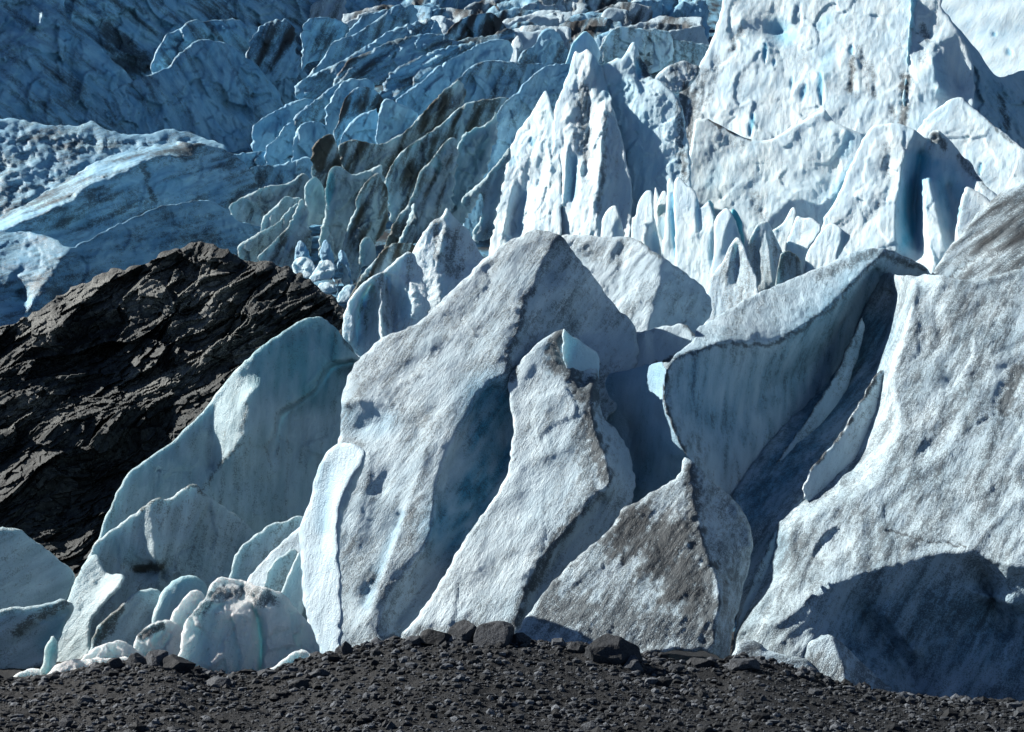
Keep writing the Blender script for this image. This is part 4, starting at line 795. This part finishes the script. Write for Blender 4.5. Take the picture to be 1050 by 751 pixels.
def boulder(name, px, d, sx, sz, seed, label, cat, group=None, peak=0.0, lift=.25, tone=.3):
    bm = bmesh.new(); bmesh.ops.create_icosphere(bm, subdivisions=4 if sx > .3 else 3, radius=1)
    v = np.array([q.co[:] for q in bm.verts]); f = np.array([[q.index for q in t.verts] for t in bm.faces]); bm.free()
    r = np.random.RandomState(seed)
    # planar facets: cut the ball by random planes
    for k in range(16):
        n = r.normal(size=3); n /= np.linalg.norm(n); h = r.uniform(.55, .85)
        e = v @ n - h; v = v - np.outer(np.maximum(e, 0), n)
    v = v * np.array([sx, sx * .8, sz])
    v[:, 0] += peak * v[:, 2]
    v += v * (.10 * fbm(v / (sx * .5) + seed * 3.1, 3, seed))[:, None]
    c = ground_at(px, d)
    o = mesh_object(name, v + c + np.array([0, 0, sz * lift]), None, STONE, {'dirt': np.full(len(v), tone)}, smooth=False, tris=f, origin=c)
    tag(o, label, cat, group); return o

GB = 'boulders along the moraine crest'
for i, (px, d, sx, sz, seed, pk, lab) in enumerate([
    (625, 55.2, .86, .50, 3, -.25, 'biggest dark boulder, flat-topped, in front of the grit-grey ridge'),
    (646, 54.6, .30, .24, 4, 0, 'small grey boulder touching the right end of the biggest boulder'),
    (590, 55.8, .30, .20, 6, 0, 'low dark boulder just left of the biggest boulder'),
    (572, 56.2, .26, .16, 7, 0, 'flat dark boulder left of the low boulder by the biggest one'),
    (506, 56.0, .62, .40, 8, .1, 'broad dark boulder in the middle of the moraine crest'),
    (474, 56.6, .42, .40, 9, .2, 'pointed blue-grey boulder at the top of the moraine crest'),
    (448, 56.4, .46, .30, 10, 0, 'blocky dark boulder left of the pointed crest boulder'),
    (424, 56.4, .34, .20, 11, 0, 'low boulder at the left end of the crest heap'),
    (534, 56.3, .34, .26, 12, 0, 'rounded dark boulder right of the broad crest boulder'),
    (185, 55.8, .46, .26, 13, .2, 'dark boulder with a pale flat side beside the split ice block'),
    (163, 56.0, .40, .28, 14, 0, 'dark boulder left of the pale-sided one at the split block'),
    (143, 56.2, .34, .24, 15, 0, 'dark boulder under the rounded white ice block'),
    (122, 56.2, .26, .17, 16, 0, 'small dark boulder before the ice shelf'),
    (226, 54.6, .38, .20, 17, 0, 'low rounded boulder at the base of the split ice block'),
    (330, 54.2, .28, .16, 18, .2, 'pale tilted stone below the small triangular ice block'),
    (356, 56.6, .16, .26, 19, 0, 'small upright dark stone at the foot of the great ridge'),
    (720, 56.3, .40, .16, 20, 0, 'low dark boulder under the overhang of the grit-grey ridge'),
    (760, 55.6, .44, .2, 21, 0, 'flat dark boulder in front of the long grit-coated ice block'),
    (690, 55.2, .26, .14, 22, 0, 'small dark stone right of the small grey boulder'),
    (310, 52.5, .26, .15, 23, 0, 'blue-grey stone lying alone on the middle of the gravel slope'),
    (95, 51, .24, .14, 24, 0, 'blue-grey stone lying alone on the gravel at the left'),
    (780, 51, .10, .08, 25, 0, 'small pale stone low on the gravel at the right')]):
    boulder('boulder', px, d, sx * 1.2, sz * 1.35, seed, lab, 'boulder', GB, pk, tone=.15 + .5 * ((seed * 37) % 10) / 10)

# ------------------------------------------------------------------ sky, sun, camera
w = bpy.data.worlds.new('World'); sc.world = w; w.use_nodes = True
nt = w.node_tree; bg = nt.nodes['Background']
sky = nt.nodes.new('ShaderNodeTexSky'); sky.sky_type = 'NISHITA'; sky.sun_disc = False
S = Vector((-.76, .28, .585)).normalized()
sky.sun_elevation = math.asin(S.z); sky.sun_rotation = math.atan2(S.x, S.y)
sky.ozone_density = 1.0; sky.air_density = .5; sky.dust_density = 0; sky.altitude = 3000
nt.links.new(sky.outputs[0], bg.inputs[0]); bg.inputs[1].default_value = .05
sl = bpy.data.lights.new('sun', 'SUN'); sl.energy = 5; sl.angle = math.radians(.5); sl.color = (1, .94, .85)
so = bpy.data.objects.new('sun', sl); COL.objects.link(so); so.rotation_euler = S.to_track_quat('Z', 'Y').to_euler()
so.location = (-60, 20, 60)
cam = bpy.data.cameras.new('camera'); co = bpy.data.objects.new('camera', cam); COL.objects.link(co)
cam.sensor_width = 36; cam.lens = 36 * F / 1050; cam.clip_end = 3000; cam.clip_start = .5
co.rotation_euler = (math.pi / 2 + PITCH, 0, 0); sc.camera = co
sc.view_settings.view_transform = 'Standard'; sc.view_settings.look = 'None'
sc.view_settings.exposure = .85; sc.view_settings.gamma = 1
sc.cycles.max_bounces = 6; sc.cycles.diffuse_bounces = 1; sc.cycles.glossy_bounces = 2
